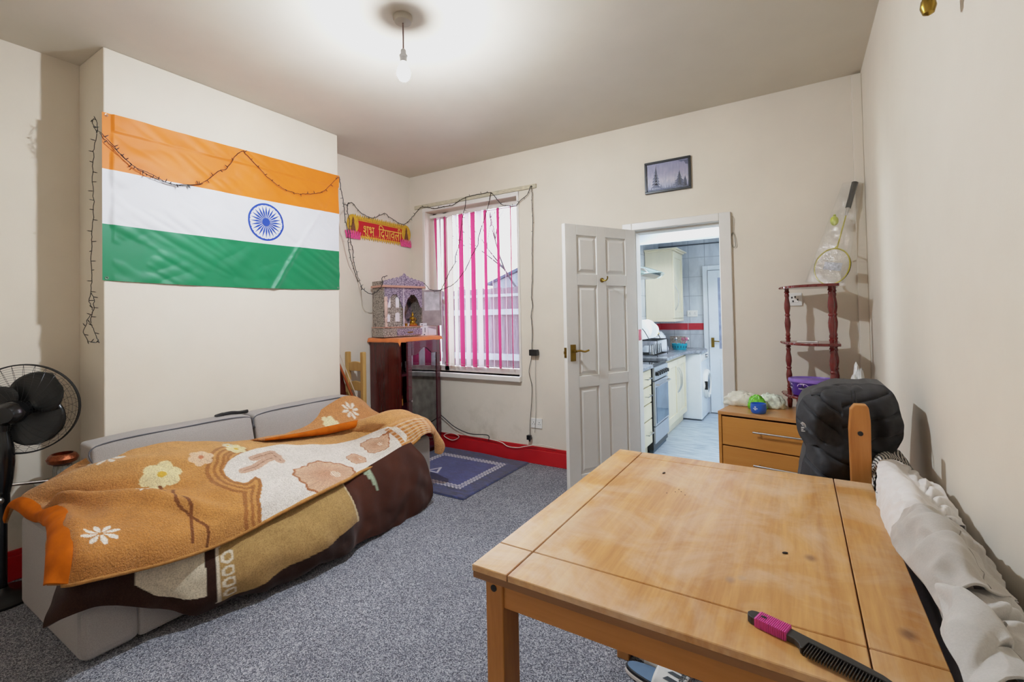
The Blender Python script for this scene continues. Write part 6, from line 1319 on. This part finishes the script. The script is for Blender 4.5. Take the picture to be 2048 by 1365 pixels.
# dish rack with crockery
ZW = HT+.044
dk = thing('dish_rack', 'two tier black wire dish rack on the worktop beside the cooker', 'rack', (-1.40, 5.05, ZW))
dk.location = (-1.40, 5.12, ZW)
b = MB()
for z in (.02,.17): 
    b.tube([(-.14,-.22,z),(.14,-.22,z),(.14,.22,z),(-.14,.22,z)],.004,6,closed=True)
    for i in range(15): y = -.20+.4*i/14; b.tube([(-.14,y,z),(.14,y,z)],.0018,5)
for y in (-.22,.22):
    b.tube(spline([(-.14,y,0),(-.15,y,.12),(-.12,y,.27),(-.02,y,.30),(.05,y,.20),(.06,y,.17)],5),.004,6); b.tube([(.14,y,0),(.14,y,.17)],.004,6)
b.build('wire_frame', M_black, dk)
M_china = pm('white_china', '#e9edf2', .15, var=.02)
plate = None
for i in range(9):
    r_ = .105 if i < 5 else .085
    yy = 5.12-.18+i*.046
    labs = 'white plate standing upright in the top of the dish rack'
    o = MB().lathe([(.001,0),(.06,.001),(.07,.008),(r_,.016),(r_,.019),(.068,.012),(.001,.005)], n=28, M=Matrix.Rotation(PI/2-.12,4,'X')).build('plate', M_china, loc=(-1.42+.01*(i%2), yy, ZW+.178+r_), smooth=True); tag(o, labs, 'plate', 'white plates in the dish rack')
for i in range(5):
    o = MB().lathe([(.001,.10),(.026,.10),(.033,0),(.031,0),(.024,.097),(.001,.097)], n=18).build('drinking_glass', M_glass, loc=(-1.33, 5.12-.17+i*.072, ZW+.024), smooth=True); tag(o, 'upturned clear drinking glass in the lower tier of the dish rack', 'glass', 'upturned glasses in the dish rack')
o = MB().lathe([(.001,.07),(.03,.07),(.06,.04),(.068,0),(.064,0),(.055,.038),(.001,.064)], n=26).build('bowl', M_china, loc=(-1.46, 5.25, ZW+.024), smooth=True); tag(o, 'upturned white bowl in the lower tier of the dish rack', 'bowl')
o = crumple('carrier_bag', 'translucent white bag with yellow top beside the dish rack', (-1.42,5.62,ZW), .08,.08,.16, pm('milky_bag','#d9dde6',.3,var=.06,bmp=.4,bscale=40), 12); 
b = MB(); b.ball((0,0,.0),.035,8,sz=.7); yt = b.build('knot', pm('yellow_plastic','#d9b94a',.4), o, smooth=True); yt.location = (-.02,-.03,.215); tag(yt,'yellow top')
bs = thing('colander_basket', 'turquoise plastic basket of cutlery at the far end of the worktop', 'basket', (-1.27, 6.0, ZW))
M_turq = pm('turquoise_plastic', '#2aa3ba', .35, var=.08)
b = MB(); b.lathe([(.001,0),(.075,0),(.08,.01),(.095,.075),(.09,.075),(.077,.014),(.001,.006)], n=28); b.build('basket', M_turq, bs, smooth=True)
b = MB()
for i in range(16):
    a = 2*PI*i/16; b.box(.083,.089,-.006,.006,.025,.06, Matrix.Rotation(a,4,'Z'))
tag(b.build('slots', pm('dark_turquoise','#125a6c',.5), bs), 'dark slots')
rt = random.Random(4)
for i in range(7):
    a = rt.uniform(0,6.28); d_ = Vector((math.cos(a)*.5+.1, math.sin(a)*.5+.2, 1)).normalized(); 
    o = MB(); o.cone((0,0,0), tuple(d_*.12), .004,.004,6); o.ball(tuple(d_*.135), .017, 6, sx=1, sy=.5, sz=1.3)
    o = o.build('spoon', M_chrome if i % 3 else pm('pink_plastic','#c77b93',.4), loc=(-1.27+.03*math.cos(a), 6.0+.03*math.sin(a), ZW+.015), smooth=True); tag(o, 'utensil standing in the turquoise basket', 'utensil', 'utensils in the turquoise basket')
o = MB(); n=20; o.lathe([(.001,0),(.035,0),(.036,.10),(.02,.15),(.012,.17),(.012,.2),(.001,.2)], n=18); o = o.build('bottle', pm('brown_bottle','#6d4a4f',.3,var=.2), loc=(-1.50,5.85,ZW), smooth=True); tag(o, 'dark bottle against the back wall behind the white bag', 'bottle')
t = socket('wall_socket', 'white double socket on the kitchen tiles under the wall cupboard', (-1.185, KY1, 1.27), .13, .085)
o = thing('chopping_board', 'pale tray leaning at the back of the kitchen worktop', 'board', (-1.36, 6.36, ZW)); b = MB(); b.box(-.10,.10,0,.012,0,.15, Matrix.Rotation(.2,4,'X')); b.build('board', pm('speckled_board','#b3a79a',.5,var=.4,scale=50), o, bevel=.004)

# ------------------------------------------------------------------ light
w = bpy.data.worlds.new('sky'); bpy.context.scene.world = w; w.use_nodes = True; nt = w.node_tree
bg = nt.nodes['Background']; sk = nt.nodes.new('ShaderNodeTexSky'); sk.sky_type = 'HOSEK_WILKIE' if False else 'NISHITA'; sk.sun_disc = False; sk.sun_elevation = math.radians(35); sk.altitude = 0; sk.air_density = 1.2; sk.dust_density = 4
mx = mixc(nt, .72, sk.outputs[0], (.86,.90,1.0)); nt.links.new(mx, bg.inputs['Color']); bg.inputs['Strength'].default_value = .85
def area(name, loc, rot, sx_, sy_, power, col, spread=None):
    l = bpy.data.lights.new(name, 'AREA'); l.shape = 'RECTANGLE'; l.size = sx_; l.size_y = sy_; l.energy = power; l.color = col
    if spread: l.spread = spread
    o = bpy.data.objects.new(name, l); COL.objects.link(o); o.location = loc; o.rotation_euler = rot; return o
# daylight entering by the two windows, and an added, unseen kitchen fill lamp
area('window_daylight', (-2.67, D+T+.25, 1.6), (PI/2,0,PI), 1.05, 1.55, 55, (.80,.84,1.0))
area('kitchen_window_daylight', (KX0-.25, 4.8, 1.55), (0,PI/2,PI), 1.0, 1.2, 90, (.84,.92,1.0))
kl = thing('kitchen_fill_lamp', 'unseen round lamp added to brighten the kitchen', 'light', (-.55, 4.6, KH)); b = MB(); b.lathe([(.13,0),(.13,-.03),(.10,-.05),(.001,-.055)][::-1], n=28); m, nt2, bb = newmat('fill_lamp_diffuser'); bb.inputs['Emission Color'].default_value = (.86,.93,1,1); bb.inputs['Emission Strength'].default_value = 90; nt2.links.new(ramp(nt2, noise_tex(nt2, coords(nt2), 5), [(0,(.9,.9,.9)),(1,(1,1,1))]), bb.inputs['Base Color']); b.build('diffuser', m, kl, smooth=True)

# ------------------------------------------------------------------ camera
f_px, yaw, pitch, roll, shy = 930.08, math.radians(31.644), math.radians(1.07), math.radians(-1.108), -68.2
Fv = Vector((-math.sin(yaw)*math.cos(pitch), math.cos(yaw)*math.cos(pitch), math.sin(pitch))); Rv = Vector((math.cos(yaw), math.sin(yaw), 0)); Uv = Rv.cross(Fv)
R2 = Rv*math.cos(roll)+Uv*math.sin(roll); U2 = -Rv*math.sin(roll)+Uv*math.cos(roll)
cam = bpy.data.cameras.new('camera'); co = bpy.data.objects.new('camera', cam); COL.objects.link(co)
cam.sensor_fit = 'HORIZONTAL'; cam.sensor_width = 36; cam.lens = 36*f_px/2048; cam.shift_y = shy/2048; cam.clip_start = .02; cam.clip_end = 100
Mc = Matrix((R2, U2, -Fv)).transposed().to_4x4(); Mc.translation = Vector((0,0,1.29)); co.matrix_world = Mc
sc_ = bpy.context.scene; sc_.camera = co
sc_.view_settings.view_transform = 'Standard'; sc_.view_settings.look = 'None'; sc_.view_settings.exposure = .14; sc_.view_settings.gamma = 1
sc_.view_settings.use_curve_mapping = True; cmg = sc_.view_settings.curve_mapping; cmg.use_clip = False; cmg.extend = 'HORIZONTAL'
cmg.clip_max_x = 8; cmg.clip_max_y = 1.2; cc_ = cmg.curves[3]
cc_.points[0].location = (0,0); cc_.points[1].location = (6,1.0)
for px_ in ((.06,.068),(.25,.29),(.55,.56),(1.0,.74),(2.0,.88)): cc_.points.new(*px_)
cmg.update()
try:
    cy = sc_.cycles; cy.use_denoising = True; cy.max_bounces = 8; cy.diffuse_bounces = 5; cy.glossy_bounces = 4; cy.transmission_bounces = 6; cy.transparent_max_bounces = 12; cy.sample_clamp_indirect = 6; cy.caustics_reflective = False; cy.caustics_refractive = False
except Exception: pass
